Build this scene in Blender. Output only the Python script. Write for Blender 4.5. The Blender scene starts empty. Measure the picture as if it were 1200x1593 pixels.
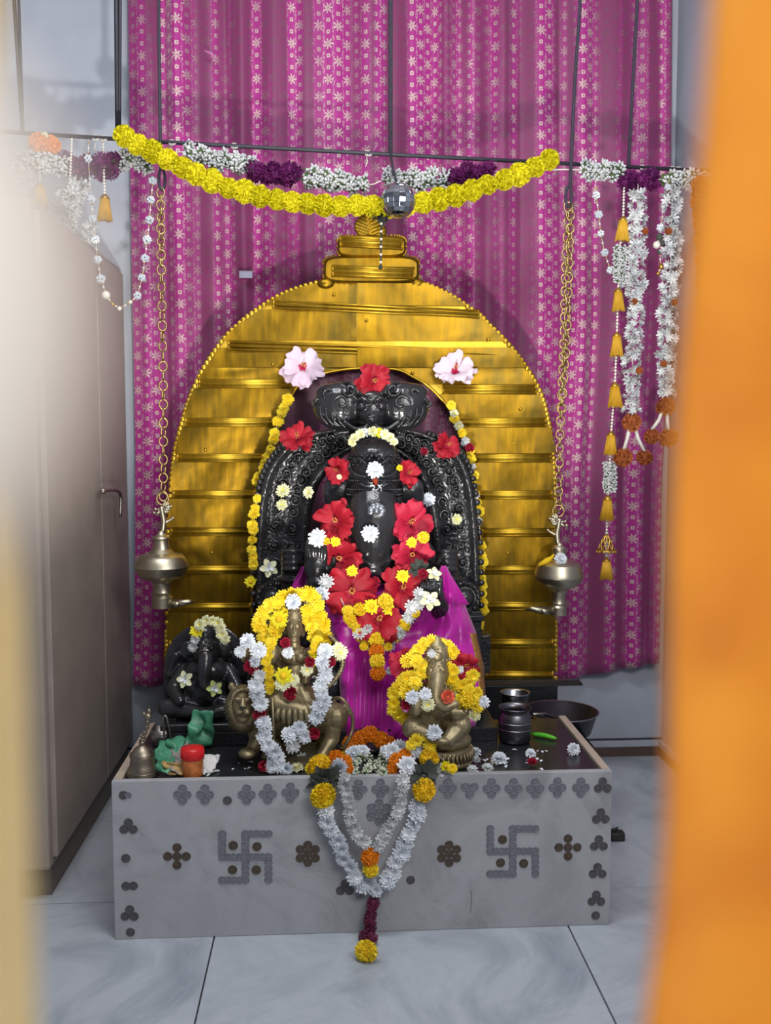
import bpy, bmesh, math, random
from mathutils import Vector, Matrix, Quaternion, Euler

random.seed(7)
scene = bpy.context.scene
COL = scene.collection
PI = math.pi

# ------------------------------------------------------------------ camera
FPX, CAM_H = 1500.0, 1.42
THETA = math.atan(121.5 / FPX)                       # pitch down
PSI = math.atan(0.06 * math.cos(THETA))              # yaw right
FW = Vector((math.sin(PSI) * math.cos(THETA), math.cos(PSI) * math.cos(THETA), -math.sin(THETA)))
RT = Vector((math.cos(PSI), -math.sin(PSI), 0.0))
UP = RT.cross(FW)
CAM = Vector((0.0, 0.0, CAM_H))
cam_data = bpy.data.cameras.new('camera')
cam_data.sensor_fit = 'AUTO'
cam_data.sensor_width = 36.0
cam_data.lens = FPX / 1593.0 * 36.0
cam_data.clip_start = 0.005
cam_data.clip_end = 50.0
cam_data.dof.use_dof = True
cam_data.dof.focus_distance = 3.05
cam_data.dof.aperture_fstop = cam_data.lens / 13.0
cam = bpy.data.objects.new('camera', cam_data)
COL.objects.link(cam)
cam.matrix_world = Matrix(((RT.x, UP.x, -FW.x, CAM.x), (RT.y, UP.y, -FW.y, CAM.y), (RT.z, UP.z, -FW.z, CAM.z), (0, 0, 0, 1)))
scene.camera = cam

# ------------------------------------------------------------------ exposure, world, lights
scene.view_settings.view_transform = 'Standard'
scene.view_settings.look = 'None'
scene.view_settings.gamma = 1.0
scene.view_settings.exposure = 0.14
scene.view_settings.use_curve_mapping = False
world = bpy.data.worlds.new('world')
scene.world = world
world.use_nodes = True
bg = world.node_tree.nodes['Background']
bg.inputs[0].default_value = (0.88, 0.92, 1.0, 1)
bg.inputs[1].default_value = 0.55


def area(name, loc, target, sx, sy, power, color=(1, 1, 1)):
    l = bpy.data.lights.new(name, 'AREA')
    l.shape = 'RECTANGLE'
    l.size, l.size_y, l.energy, l.color = sx, sy, power, color
    o = bpy.data.objects.new(name, l)
    COL.objects.link(o)
    o.location = loc
    d = Vector(target) - Vector(loc)
    o.rotation_euler = d.to_track_quat('-Z', 'Y').to_euler()
    return o


area('front_wall_tube_light', (0.80, 0.55, 2.35), (0.0, 3.8, 1.5), 1.5, 0.7, 42, (1.0, 0.98, 0.95))
area('ceiling_tube_light', (-0.15, 2.0, 3.45), (0.05, 3.2, 0.6), 1.6, 0.3, 36, (0.95, 0.98, 1.0))
spot_data = bpy.data.lights.new('low_spot_lamp', 'SPOT')
spot_data.energy, spot_data.color = 250, (1.0, 0.96, 0.90)
spot_data.spot_size, spot_data.spot_blend, spot_data.shadow_soft_size = math.radians(62), 0.6, 0.07
spot = bpy.data.objects.new('low_spot_lamp', spot_data)
COL.objects.link(spot)
spot.location = (0.12, 0.75, 0.46)
spot.rotation_euler = (Vector((0.2, 4.0, 2.75)) - Vector(spot.location)).to_track_quat('-Z', 'Y').to_euler()
area('porch_daylight', (0.45, -0.8, 1.75), (-0.02, 0.2, 1.4), 0.9, 0.9, 8.0, (1.0, 0.97, 0.90))


# ------------------------------------------------------------------ pixel rays of the reference frame (1200 x 1593) to world points
def ray(px, py):
    return FW + RT * ((px - 600.0) / FPX) - UP * ((py - 796.5) / FPX)


def P(px, py, Y):
    v = ray(px, py)
    return CAM + v * (Y / v.y)


def PZ(px, py, z):
    v = ray(px, py)
    return CAM + v * ((z - CAM_H) / v.z)


def PX(px, py, x):
    v = ray(px, py)
    return CAM + v * (x / v.x)


def S(Y):
    return Y / FPX


# ------------------------------------------------------------------ materials
def lin(c):
    return c / 12.92 if c <= 0.04045 else ((c + 0.055) / 1.055) ** 2.4


def rgb(r, g, b):
    return (lin(r / 255.0), lin(g / 255.0), lin(b / 255.0), 1.0)


class NT:
    def __init__(self, name):
        self.m = bpy.data.materials.new(name)
        self.m.use_nodes = True
        self.t = self.m.node_tree
        self.b = self.t.nodes['Principled BSDF']

    def n(self, typ, **kw):
        o = self.t.nodes.new(typ)
        for k, v in kw.items():
            setattr(o, k, v)
        return o

    def put(self, sock, v):
        if v is None:
            return
        if isinstance(v, bpy.types.NodeSocket):
            self.t.links.new(v, sock)
        else:
            sock.default_value = v

    def math(self, op, a, b=None, c=None):
        o = self.n('ShaderNodeMath', operation=op)
        self.put(o.inputs[0], a)
        self.put(o.inputs[1], b)
        self.put(o.inputs[2], c)
        return o.outputs[0]

    def coord(self, which='Object'):
        return self.n('ShaderNodeTexCoord').outputs[which]

    def noise(self, vec, scale, detail=4.0, rough=0.55, dist=0.0):
        o = self.n('ShaderNodeTexNoise')
        self.put(o.inputs['Vector'], vec)
        o.inputs['Scale'].default_value = scale
        o.inputs['Detail'].default_value = detail
        o.inputs['Roughness'].default_value = rough
        o.inputs['Distortion'].default_value = dist
        return o.outputs[0]

    def scalevec(self, vec, s):
        o = self.n('ShaderNodeVectorMath', operation='MULTIPLY')
        self.put(o.inputs[0], vec)
        o.inputs[1].default_value = s
        return o.outputs[0]

    def ramp(self, fac, stops):
        o = self.n('ShaderNodeValToRGB')
        e = o.color_ramp.elements
        while len(e) < len(stops):
            e.new(0.5)
        for i, (p, c) in enumerate(stops):
            e[i].position = p
            e[i].color = c
        self.put(o.inputs[0], fac)
        return o.outputs[0]

    def mix(self, fac, a, b):
        o = self.n('ShaderNodeMix', data_type='RGBA')
        self.put(o.inputs[0], fac)
        self.put(o.inputs[6], a)
        self.put(o.inputs[7], b)
        return o.outputs[2]

    def bump(self, h, strength, dist):
        o = self.n('ShaderNodeBump')
        self.put(o.inputs['Height'], h)
        o.inputs['Strength'].default_value = strength
        o.inputs['Distance'].default_value = dist
        self.t.links.new(o.outputs[0], self.b.inputs['Normal'])

    def set(self, **kw):
        names = dict(color='Base Color', rough='Roughness', metal='Metallic', spec='Specular IOR Level', sheen='Sheen Weight',
                     trans='Transmission Weight', ior='IOR', sub='Subsurface Weight', alpha='Alpha', coat='Coat Weight')
        for k, v in kw.items():
            self.put(self.b.inputs[names[k]], v)
        return self


def simple(name, c, rough=0.6, metal=0.0, var=0.12, scale=30.0, bump=0.0, bscale=60.0, bdist=0.002, spec=0.5, sheen=0.0):
    """One-colour material with a soft noise in the colour and optional fine relief."""
    t = NT(name)
    v = t.coord()
    n = t.noise(v, scale)
    lo = tuple(max(0.0, x * (1 - var)) for x in c[:3]) + (1,)
    hi = tuple(min(1.0, x * (1 + var)) for x in c[:3]) + (1,)
    t.set(color=t.ramp(n, [(0.3, lo), (0.7, hi)]), rough=rough, metal=metal, spec=spec, sheen=sheen)
    if bump:
        t.bump(t.noise(v, bscale), bump, bdist)
    return t.m


M = {}


def marble(name, c0, c1, rough, scale=1.2):
    t = NT(name)
    v = t.coord()
    w = t.noise(t.scalevec(v, (1.0, 1.0, 1.0)), scale * 1.3, 8.0, 0.62, 1.2)
    fine = t.noise(v, 24.0, 6.0, 0.6)
    vein = t.math('ABSOLUTE', t.math('SUBTRACT', t.noise(v, scale * 1.8, 6.0, 0.6, 1.6), 0.5))
    veinm = t.math('MULTIPLY', t.math('LESS_THAN', vein, 0.008), 0.10)
    base = t.ramp(w, [(0.32, c0), (0.5, c1), (0.68, tuple(0.5 * (a + b) for a, b in zip(c0, c1)))])
    base = t.mix(t.math('MULTIPLY', fine, 0.35), base, c0)
    t.set(color=t.mix(veinm, base, tuple(min(1, x * 1.25) for x in c1[:3]) + (1,)), rough=rough, spec=0.4)
    return t.m


M['floor_marble'] = marble('floor_marble', rgb(138, 146, 156), rgb(182, 188, 196), 0.28, 1.6)
M['altar_marble'] = marble('altar_marble', rgb(140, 141, 145), rgb(172, 173, 177), 0.35, 2.2)
M['rim_marble'] = marble('rim_marble', rgb(150, 132, 115), rgb(185, 170, 155), 0.45, 6.0)
M['wall'] = simple('painted_plaster', rgb(172, 178, 190), 0.85, var=0.10, scale=3.0, bump=0.15, bscale=40)
M['ceiling'] = simple('ceiling_plaster', rgb(200, 200, 205), 0.9)
M['brown_skirting'] = simple('brown_skirting', rgb(88, 68, 62), 0.4)
M['white_skirting'] = simple('pale_skirting', rgb(170, 176, 188), 0.4)
M['dark_joint'] = simple('dark_joint', rgb(52, 52, 58), 0.8)
M['granite'] = simple('black_granite', (0.018, 0.019, 0.021, 1), 0.22, var=0.5, scale=160)


def stone_mat(name, bumpy, rough=0.27, dist=0.004, sc=70.0):
    t = NT(name)
    v = t.coord()
    t.set(color=t.ramp(t.noise(v, 14), [(0.3, (0.013, 0.013, 0.015, 1)), (0.7, (0.030, 0.030, 0.033, 1))]), rough=rough, spec=0.55)
    vo = t.n('ShaderNodeTexVoronoi', feature='SMOOTH_F1')
    t.put(vo.inputs['Vector'], v)
    vo.inputs['Scale'].default_value = sc
    h = t.math('ADD', t.math('SINE', t.math('MULTIPLY', vo.outputs[0], 16.0)), t.noise(v, 150))
    t.bump(h, bumpy, dist)
    return t.m


M['stone'] = stone_mat('polished_black_stone', 0.05, 0.22)
M['stone_carved'] = stone_mat('carved_black_stone', 0.28, 0.26, 0.003, 48.0)
M['steel'] = simple('steel', rgb(176, 178, 182), 0.25, 1.0, 0.06, 12)
M['dull_steel'] = simple('dull_steel', rgb(150, 145, 140), 0.4, 1.0, 0.15, 25)
M['silver'] = simple('silver', rgb(215, 218, 224), 0.22, 1.0, 0.05)
M['iron'] = simple('dark_iron', rgb(58, 56, 66), 0.5, 0.4)
M['bell_metal'] = simple('aged_bell_metal', rgb(196, 188, 166), 0.38, 1.0, 0.12, 18, 0.06, 80)
M['hand_bell'] = simple('worn_hand_bell_metal', rgb(150, 138, 122), 0.42, 1.0, 0.15, 25, 0.06, 80)
M['chain'] = simple('brass_chain', rgb(190, 168, 112), 0.38, 1.0, 0.15)
M['brass'] = simple('antique_brass', rgb(150, 137, 106), 0.45, 0.7, 0.3, 40, 0.25, 120, 0.003)
M['rope'] = simple('black_rope', rgb(52, 48, 62), 0.8, var=0.5, scale=220)
M['string'] = simple('white_thread', rgb(215, 210, 200), 0.8)
M['coin'] = simple('nickel_coin', rgb(128, 128, 136), 0.5, 0.55, 0.2, 60, 0.3, 250, 0.002)
M['coin_dark'] = simple('tarnished_coin', rgb(92, 90, 92), 0.55, 0.5, 0.25, 60, 0.3, 250, 0.002)
M['coin_brown'] = simple('copper_coin', rgb(92, 80, 70), 0.5, 0.6, 0.25, 60, 0.3, 250, 0.002)


def gold_mat(name, c0, c1, c2, rough, b1, b2):
    t = NT(name)
    v = t.coord()
    big = t.noise(v, 2.4, 3.0, 0.6, 0.6)
    streak = t.noise(t.scalevec(v, (26.0, 26.0, 3.5)), 1.6, 5.0, 0.6)
    k = t.math('ADD', t.math('MULTIPLY', big, 0.65), t.math('MULTIPLY', streak, 0.35))
    t.set(color=t.ramp(k, [(0.34, c0), (0.5, c1), (0.66, c2)]), metal=0.92,
          rough=t.math('ADD', rough, t.math('MULTIPLY', streak, 0.16)))
    h = t.math('ADD', t.math('MULTIPLY', t.noise(v, 7.0, 2.0), b1), t.math('MULTIPLY', t.noise(v, 55.0, 3.0), b2))
    t.bump(h, 0.6, 0.02)
    return t.m


M['gold'] = gold_mat('beaten_gold_sheet', rgb(98, 84, 36), rgb(146, 112, 26), rgb(198, 154, 32), 0.30, 0.5, 0.02)
M['gold_ridge'] = gold_mat('gold_ridge', rgb(176, 140, 40), rgb(206, 168, 52), rgb(226, 192, 80), 0.34, 0.2, 0.03)


def petal_mat(name, c0, c1, rough=0.6, sub=0.0, scale=60):
    t = NT(name)
    v = t.coord()
    inf = t.n('ShaderNodeObjectInfo').outputs['Random']
    k = t.math('ADD', t.math('MULTIPLY', t.noise(v, scale), 0.7), t.math('MULTIPLY', inf, 0.3))
    t.set(color=t.ramp(k, [(0.3, c0), (0.75, c1)]), rough=rough, spec=0.25)
    return t.m


M['white_petal'] = petal_mat('white_petal', rgb(205, 212, 222), rgb(240, 243, 246))
M['cream_petal'] = petal_mat('cream_petal', rgb(214, 214, 165), rgb(238, 238, 205))
M['dull_white'] = petal_mat('dull_white_petal', rgb(180, 184, 186), rgb(222, 224, 224))
M['yellow_petal'] = petal_mat('yellow_petal', rgb(224, 190, 16), rgb(248, 226, 66))
M['lemon_petal'] = petal_mat('lemon_petal', rgb(200, 190, 8), rgb(240, 228, 40))
M['gold_petal'] = petal_mat('deep_yellow_petal', rgb(208, 160, 10), rgb(240, 200, 36))
M['orange_petal'] = petal_mat('orange_petal', rgb(205, 105, 10), rgb(240, 150, 30))
M['rust_petal'] = petal_mat('rust_petal', rgb(140, 70, 34), rgb(182, 104, 58))
M['red_petal'] = petal_mat('red_petal', rgb(140, 14, 32), rgb(182, 34, 50), 0.55)
M['pink_red_petal'] = petal_mat('pink_red_petal', rgb(158, 20, 48), rgb(196, 44, 72), 0.55)
M['blush_petal'] = petal_mat('blush_petal', rgb(214, 186, 206), rgb(236, 222, 232))
M['rose_petal'] = petal_mat('crimson_rose', rgb(128, 16, 40), rgb(176, 40, 66))
M['peach_petal'] = petal_mat('peach_petal', rgb(205, 80, 60), rgb(235, 130, 100))
M['purple_petal'] = petal_mat('purple_petal', rgb(80, 18, 74), rgb(118, 36, 104))
M['plum_petal'] = petal_mat('plum_petal', rgb(84, 28, 52), rgb(120, 48, 76))
M['bud'] = petal_mat('green_white_bud', rgb(165, 178, 150), rgb(222, 226, 212))
M['leaf'] = petal_mat('leaf_green', rgb(50, 66, 44), rgb(88, 104, 66))
M['dark_leaf'] = petal_mat('withered_leaf', rgb(44, 50, 46), rgb(78, 84, 76))
M['pale_leaf'] = petal_mat('pale_leaf', rgb(176, 190, 110), rgb(214, 222, 150))
M['bean'] = petal_mat('fresh_green', rgb(70, 170, 40), rgb(120, 205, 70))
M['stamen'] = petal_mat('stamen', rgb(225, 170, 60), rgb(250, 210, 110))
M['pink_eye'] = petal_mat('deep_pink_eye', rgb(170, 20, 70), rgb(200, 40, 90))
M['tassel'] = petal_mat('gold_silk_tassel', rgb(184, 136, 26), rgb(222, 176, 60), 0.4)
M['crystal'] = simple('crystal_bead', rgb(222, 230, 238), 0.12, 0.35, 0.1)
M['pearl'] = simple('pearl', rgb(226, 222, 210), 0.25)
M['goldbead'] = simple('gold_bead', rgb(205, 165, 80), 0.3, 0.9)
M['silk'] = simple('magenta_silk', rgb(178, 16, 150), 0.36, 0.0, 0.16, 9, 0.1, 260, 0.001, 0.5, 0.2)
M['red_plastic'] = simple('red_plastic', rgb(205, 30, 34), 0.35)
M['green_film'] = simple('green_film', rgb(70, 140, 108), 0.35, var=0.3, scale=30, bump=0.5, bscale=40, bdist=0.006)
M['grey_film'] = simple('grey_film', rgb(150, 142, 140), 0.3, var=0.2, bump=0.5, bscale=40, bdist=0.006)
M['paper'] = simple('crumpled_paper', rgb(205, 204, 204), 0.8, bump=0.4, bscale=40, bdist=0.006)
M['tan_paper'] = simple('tan_paper', rgb(176, 146, 92), 0.8, var=0.35, scale=60)
M['jar_plastic'] = simple('amber_jar_plastic', rgb(178, 104, 52), 0.25, var=0.4, scale=40)
M['vermilion'] = simple('vermilion_paste', rgb(170, 60, 30), 0.8)
M['pot_inside'] = simple('dark_pot_inside', rgb(56, 52, 60), 0.35, 0.8)
M['pot_steel'] = simple('pot_steel', rgb(120, 118, 124), 0.35, 1.0, 0.2, 14)
M['cream_paint'] = simple('cream_gloss_paint', rgb(252, 224, 158), 0.5, var=0.04)
M['haze_knob_white'] = simple('haze_knob_white', rgb(228, 226, 222), 0.4, var=0.02)
M['cupboard'] = simple('brown_grey_laminate', rgb(150, 139, 131), 0.55, var=0.10, scale=6)
M['cupboard_dark'] = simple('cupboard_plinth', rgb(112, 100, 92), 0.6)
M['black_wood'] = simple('blackened_wood', rgb(38, 34, 34), 0.6, var=0.4)
M['brocade'] = simple('gold_brocade', rgb(170, 120, 60), 0.5, 0.3, 0.5, 90)
M['mirror'] = simple('mirror_facet', rgb(190, 194, 200), 0.08, 1.0, 0.03)


def orange_cloth():
    t = NT('orange_cloth')
    v = t.coord()
    n = t.noise(v, 14.0, 2.0, 0.5)
    t.set(color=t.ramp(n, [(0.3, rgb(206, 122, 28)), (0.55, rgb(230, 150, 40)), (0.8, rgb(236, 164, 54))]), rough=0.8, sheen=0.2)
    return t.m


M['orange_cloth'] = orange_cloth()


def brocade_curtain(name, base0, base1, thread, cw=0.043, ch=0.139):
    """Magenta cloth woven with silvery stars, small hollow squares and wavy threads, laid out in the cloth's own UV metres."""
    t = NT(name)
    uv = t.n('ShaderNodeUVMap')
    sp = t.n('ShaderNodeSeparateXYZ')
    t.t.links.new(uv.outputs[0], sp.inputs[0])
    u, v = sp.outputs[0], sp.outputs[1]
    us = t.math('DIVIDE', u, cw)
    col = t.math('FLOOR', us)
    fu = t.math('SUBTRACT', t.math('FRACT', us), 0.5)
    odd = t.math('MULTIPLY', t.math('MODULO', col, 2.0), 0.5)
    fv = t.math('SUBTRACT', t.math('FRACT', t.math('ADD', t.math('DIVIDE', v, ch), odd)), 0.5)
    wob = t.noise(t.coord('UV'), 90.0, 2.0)
    dx, dy = t.math('MULTIPLY', fu, cw), t.math('MULTIPLY', fv, ch)
    r = t.math('SQRT', t.math('ADD', t.math('MULTIPLY', dx, dx), t.math('MULTIPLY', dy, dy)))
    ang = t.math('ARCTAN2', dy, dx)
    lobes = t.math('ADD', t.math('MULTIPLY', t.math('COSINE', t.math('MULTIPLY', ang, 7.0)), 0.38), 0.66)
    star = t.math('LESS_THAN', r, t.math('MULTIPLY', lobes, 0.0215))
    core = t.math('LESS_THAN', r, 0.0045)
    sq = t.math('MAXIMUM', t.math('ABSOLUTE', dx), t.math('ABSOLUTE', t.math('SUBTRACT', t.math('ABSOLUTE', dy), ch * 0.335)))
    sqm = t.math('MULTIPLY', t.math('LESS_THAN', sq, 0.0075), t.math('GREATER_THAN', sq, 0.0030))
    wave = t.math('MULTIPLY', t.math('SINE', t.math('MULTIPLY', v, 120.0)), 0.0022)
    edge = t.math('ABSOLUTE', t.math('SUBTRACT', t.math('ADD', t.math('ABSOLUTE', dx), wave), cw * 0.47))
    line = t.math('MULTIPLY', t.math('LESS_THAN', edge, 0.0013), t.math('GREATER_THAN', wob, 0.47))
    motif = t.math('MINIMUM', t.math('ADD', t.math('ADD', t.math('MULTIPLY', star, 0.9), sqm), t.math('MULTIPLY', line, 0.7)), 1.0)
    motif = t.math('MULTIPLY', motif, t.math('ADD', 0.35, t.math('MULTIPLY', wob, 1.0)))
    # duller look of turned folds painted into the colour as broad vertical bands
    fold_shade = t.noise(t.scalevec(t.coord('UV'), (9.5, 0.22, 1.0)), 1.0, 2.5)
    dull = t.ramp(fold_shade, [(0.42, (0, 0, 0, 1)), (0.56, (1, 1, 1, 1))])
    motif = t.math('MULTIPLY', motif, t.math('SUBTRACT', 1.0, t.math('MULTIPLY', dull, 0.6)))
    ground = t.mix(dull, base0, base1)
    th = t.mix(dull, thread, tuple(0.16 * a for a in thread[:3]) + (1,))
    c = t.mix(motif, ground, th)
    c = t.mix(t.math('MULTIPLY', core, 0.6), c, ground)
    t.set(color=c, rough=0.55, sheen=0.25, metal=t.math('MULTIPLY', motif, 0.25))
    t.bump(motif, 0.2, 0.001)
    return t.m


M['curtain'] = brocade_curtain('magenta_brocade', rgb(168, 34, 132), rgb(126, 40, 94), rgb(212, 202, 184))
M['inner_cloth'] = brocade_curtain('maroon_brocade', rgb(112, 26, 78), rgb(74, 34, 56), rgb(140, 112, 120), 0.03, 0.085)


# ------------------------------------------------------------------ mesh building
class MB:
    """Collects shapes, then links them as one mesh object."""

    def __init__(self):
        self.v, self.f, self.mi, self.uv = [], [], [], None

    def add(self, verts, faces, mi=0):
        o = len(self.v)
        self.v.extend(Vector(p) for p in verts)
        self.f.extend(tuple(i + o for i in f) for f in faces)
        self.mi.extend([mi] * len(faces))
        return self

    def box(self, lo, hi, mi=0, bev=0.0, mat=None):
        lo, hi = Vector(lo), Vector(hi)
        bm = bmesh.new()
        bmesh.ops.create_cube(bm, size=1.0)
        for v in bm.verts:
            v.co = Vector((v.co.x * (hi.x - lo.x), v.co.y * (hi.y - lo.y), v.co.z * (hi.z - lo.z))) + (lo + hi) / 2
        if bev:
            bmesh.ops.bevel(bm, geom=list(bm.edges), offset=bev, segments=2, affect='EDGES', profile=0.6)
        self.addbm(bm, mi, mat)
        return self

    def addbm(self, bm, mi=0, mat=None):
        bm.verts.index_update()
        vs = [(mat @ v.co) if mat else v.co.copy() for v in bm.verts]
        self.add(vs, [[v.index for v in f.verts] for f in bm.faces], mi)
        bm.free()
        return self

    def tube(self, pts, r, n=8, mi=0, cap=True):
        pts = [Vector(p) for p in pts]
        k = len(pts)
        rs = r if isinstance(r, (list, tuple)) else [r] * k
        vs, fs = [], []
        t0 = (pts[1] - pts[0]).normalized()
        a = t0.orthogonal().normalized()
        for i in range(k):
            t = (pts[min(i + 1, k - 1)] - pts[max(i - 1, 0)])
            if t.length < 1e-9:
                t = t0.copy()
            t.normalize()
            a = (a - t * a.dot(t))
            if a.length < 1e-6:
                a = t.orthogonal()
            a.normalize()
            b = t.cross(a)
            for j in range(n):
                w = 2 * PI * j / n
                vs.append(pts[i] + (a * math.cos(w) + b * math.sin(w)) * rs[i])
        for i in range(k - 1):
            for j in range(n):
                q = (j + 1) % n
                fs.append((i * n + j, i * n + q, (i + 1) * n + q, (i + 1) * n + j))
        if cap:
            fs.append(tuple(range(n))[::-1])
            fs.append(tuple((k - 1) * n + j for j in range(n)))
        return self.add(vs, fs, mi)

    def lathe(self, prof, origin, n=24, mi=0, quat=None, sx=1.0, sy=1.0, cap=True):
        vs, fs = [], []
        for r, z in prof:
            for j in range(n):
                w = 2 * PI * j / n
                p = Vector((r * math.cos(w) * sx, r * math.sin(w) * sy, z))
                if quat:
                    p = quat @ p
                vs.append(p + Vector(origin))
        for i in range(len(prof) - 1):
            for j in range(n):
                q = (j + 1) % n
                fs.append((i * n + j, i * n + q, (i + 1) * n + q, (i + 1) * n + j))
        if cap:
            fs.append(tuple(range(n))[::-1])
            fs.append(tuple((len(prof) - 1) * n + j for j in range(n)))
        return self.add(vs, fs, mi)

    def ell(self, c, rad, nu=12, nv=8, mi=0, quat=None):
        if not isinstance(rad, (list, tuple, Vector)):
            rad = (rad, rad, rad)
        vs, fs = [], []
        for i in range(nv + 1):
            ph = PI * i / nv
            for j in range(nu):
                w = 2 * PI * j / nu
                p = Vector((math.sin(ph) * math.cos(w) * rad[0], math.sin(ph) * math.sin(w) * rad[1], -math.cos(ph) * rad[2]))
                vs.append(((quat @ p) if quat else p) + Vector(c))
        for i in range(nv):
            for j in range(nu):
                q = (j + 1) % nu
                fs.append((i * nu + j, i * nu + q, (i + 1) * nu + q, (i + 1) * nu + j))
        return self.add(vs, fs, mi)

    def cone(self, a, b, ra, rb, n=12, mi=0):
        """Round-ended tapered limb from a to b."""
        a, b = Vector(a), Vector(b)
        self.tube([a, b], [ra, rb], n, mi)
        self.ell(a, ra, n, 8, mi)
        self.ell(b, rb, n, 8, mi)
        return self

    def grid(self, fn, nu, nv, mi=0, uvfn=None):
        vs = [fn(i / nu, j / nv) for j in range(nv + 1) for i in range(nu + 1)]
        fs = [(j * (nu + 1) + i, j * (nu + 1) + i + 1, (j + 1) * (nu + 1) + i + 1, (j + 1) * (nu + 1) + i) for j in range(nv) for i in range(nu)]
        if uvfn:
            self.uv = [uvfn(i / nu, j / nv) for j in range(nv + 1) for i in range(nu + 1)]
        return self.add(vs, fs, mi)

    def mesh(self, name, mats, smooth=True, origin=None):
        o = Vector(origin) if origin is not None else Vector((0, 0, 0))
        me = bpy.data.meshes.new(name)
        me.from_pydata([tuple(p - o) for p in self.v], [], self.f)
        if not isinstance(mats, (list, tuple)):
            mats = [mats]
        for m in mats:
            me.materials.append(M[m] if isinstance(m, str) else m)
        if len(mats) > 1:
            me.polygons.foreach_set('material_index', self.mi)
        if smooth:
            me.polygons.foreach_set('use_smooth', [True] * len(me.polygons))
        if self.uv:
            l = me.uv_layers.new(name='UVMap')
            for lp in me.loops:
                l.data[lp.index].uv = self.uv[lp.vertex_index]
        me.validate()
        bm = bmesh.new()
        bm.from_mesh(me)
        if not self.uv:
            bmesh.ops.recalc_face_normals(bm, faces=bm.faces)
        bm.to_mesh(me)
        bm.free()
        me.update()
        return me

    def build(self, name, mats, parent=None, smooth=True, label=None, cat=None, group=None, kind=None):
        lo = Vector((min(p.x for p in self.v), min(p.y for p in self.v), min(p.z for p in self.v)))
        hi = Vector((max(p.x for p in self.v), max(p.y for p in self.v), max(p.z for p in self.v)))
        org = Vector(((lo.x + hi.x) / 2, (lo.y + hi.y) / 2, lo.z))
        me = self.mesh(name, mats, smooth, org)
        o = bpy.data.objects.new(name, me)
        COL.objects.link(o)
        o.location = org
        return props(o, parent, label, cat, group, kind)


def props(o, parent=None, label=None, cat=None, group=None, kind=None):
    if parent is not None:
        o.parent = parent
        o.matrix_parent_inverse = Matrix.Translation(-WLOC(parent))
    if label:
        o['label'] = label
    if cat:
        o['category'] = cat
    if group:
        o['group'] = group
    if kind:
        o['kind'] = kind
    return o


def WLOC(o):
    # every parent used with props() keeps its own location in world metres and has no rotation or scale
    return Vector(o.location)


def root(name, loc, label=None, cat=None, group=None, kind=None):
    o = bpy.data.objects.new(name, None)
    o.empty_display_size = 0.05
    COL.objects.link(o)
    o.location = loc
    return props(o, None, label, cat, group, kind)


def mod(o, typ, **kw):
    m = o.modifiers.new(typ.lower(), typ)
    for k, v in kw.items():
        setattr(m, k, v)
    return m


def sculpt(name, mb, voxel, mat, parent=None, smooth=4, **kw):
    """Joins the collected masses into one continuous skin."""
    o = mb.build(name, mat, parent, **kw)
    mod(o, 'REMESH', mode='VOXEL', voxel_size=voxel, use_smooth_shade=True)
    if smooth:
        mod(o, 'SMOOTH', factor=0.5, iterations=smooth)
    return o


def spline(pts, n):
    """Catmull-Rom through the points, n samples per span."""
    pts = [Vector(p) for p in pts]
    q = [pts[0] * 2 - pts[1]] + pts + [pts[-1] * 2 - pts[-2]]
    out = []
    for i in range(1, len(q) - 2):
        p0, p1, p2, p3 = q[i - 1], q[i], q[i + 1], q[i + 2]
        for k in range(n):
            t = k / n
            out.append(0.5 * ((2 * p1) + (p2 - p0) * t + (2 * p0 - 5 * p1 + 4 * p2 - p3) * t * t + (3 * p1 - p0 - 3 * p2 + p3) * t ** 3))
    out.append(pts[-1].copy())
    return out


def along(pts, step):
    """Points every step metres along a fine spline."""
    fine = spline(pts, 24)
    out, acc = [fine[0]], 0.0
    for a, b in zip(fine, fine[1:]):
        d = (b - a).length
        acc += d
        if acc >= step:
            out.append(b)
            acc = 0.0
    return out


def lerp1(tab, x):
    """Piecewise-linear table lookup; tab sorted by first entry."""
    if x <= tab[0][0]:
        return tab[0][1]
    for (a, va), (b, vb) in zip(tab, tab[1:]):
        if x <= b:
            return va + (vb - va) * (x - a) / (b - a)
    return tab[-1][1]


def rnd(a, b):
    return random.uniform(a, b)


def facing(d, spin=0.0):
    """Rotation that turns a +Z facing shape towards d."""
    return Vector((0, 0, 1)).rotation_difference(Vector(d).normalized()) @ Quaternion((0, 0, 1), spin)

# ================================================================== THE SETTING
WY, RX = 4.10, 1.47                                     # back wall, right wall
MB().box((-2.2, WY, 0), (RX + 0.1, WY + 0.12, 3.6)).build('wall_back', 'wall', smooth=False, kind='structure')
MB().box((RX, -0.3, 0), (RX + 0.12, WY, 3.6)).build('wall_right', 'wall', smooth=False, kind='structure')
MB().box((-2.2, -0.3, 0), (-2.08, WY, 3.6)).build('wall_left', 'wall', smooth=False, kind='structure')
mb = MB()
mb.box((-2.2, 0.34, 0), (-0.20, 0.46, 3.6))
mb.box((0.30, 0.34, 0), (RX + 0.1, 0.46, 3.6))
mb.box((-0.20, 0.34, 2.25), (0.30, 0.46, 3.6))
mb.build('wall_front', 'wall', smooth=False, kind='structure')
MB().box((-2.2, -0.3, 3.6), (RX + 0.12, WY + 0.12, 3.7)).build('ceiling', 'ceiling', smooth=False, kind='structure')
floor = MB().box((-2.2, -1.2, -0.08), (RX + 0.12, WY + 0.12, -0.012)).build('floor', 'dark_joint', smooth=False, kind='structure')
xs = [-2.2, -1.345, -0.328, 0.689, RX]
ys = [-0.2, 0.84, 1.86, 2.875, 3.5, WY]
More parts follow.
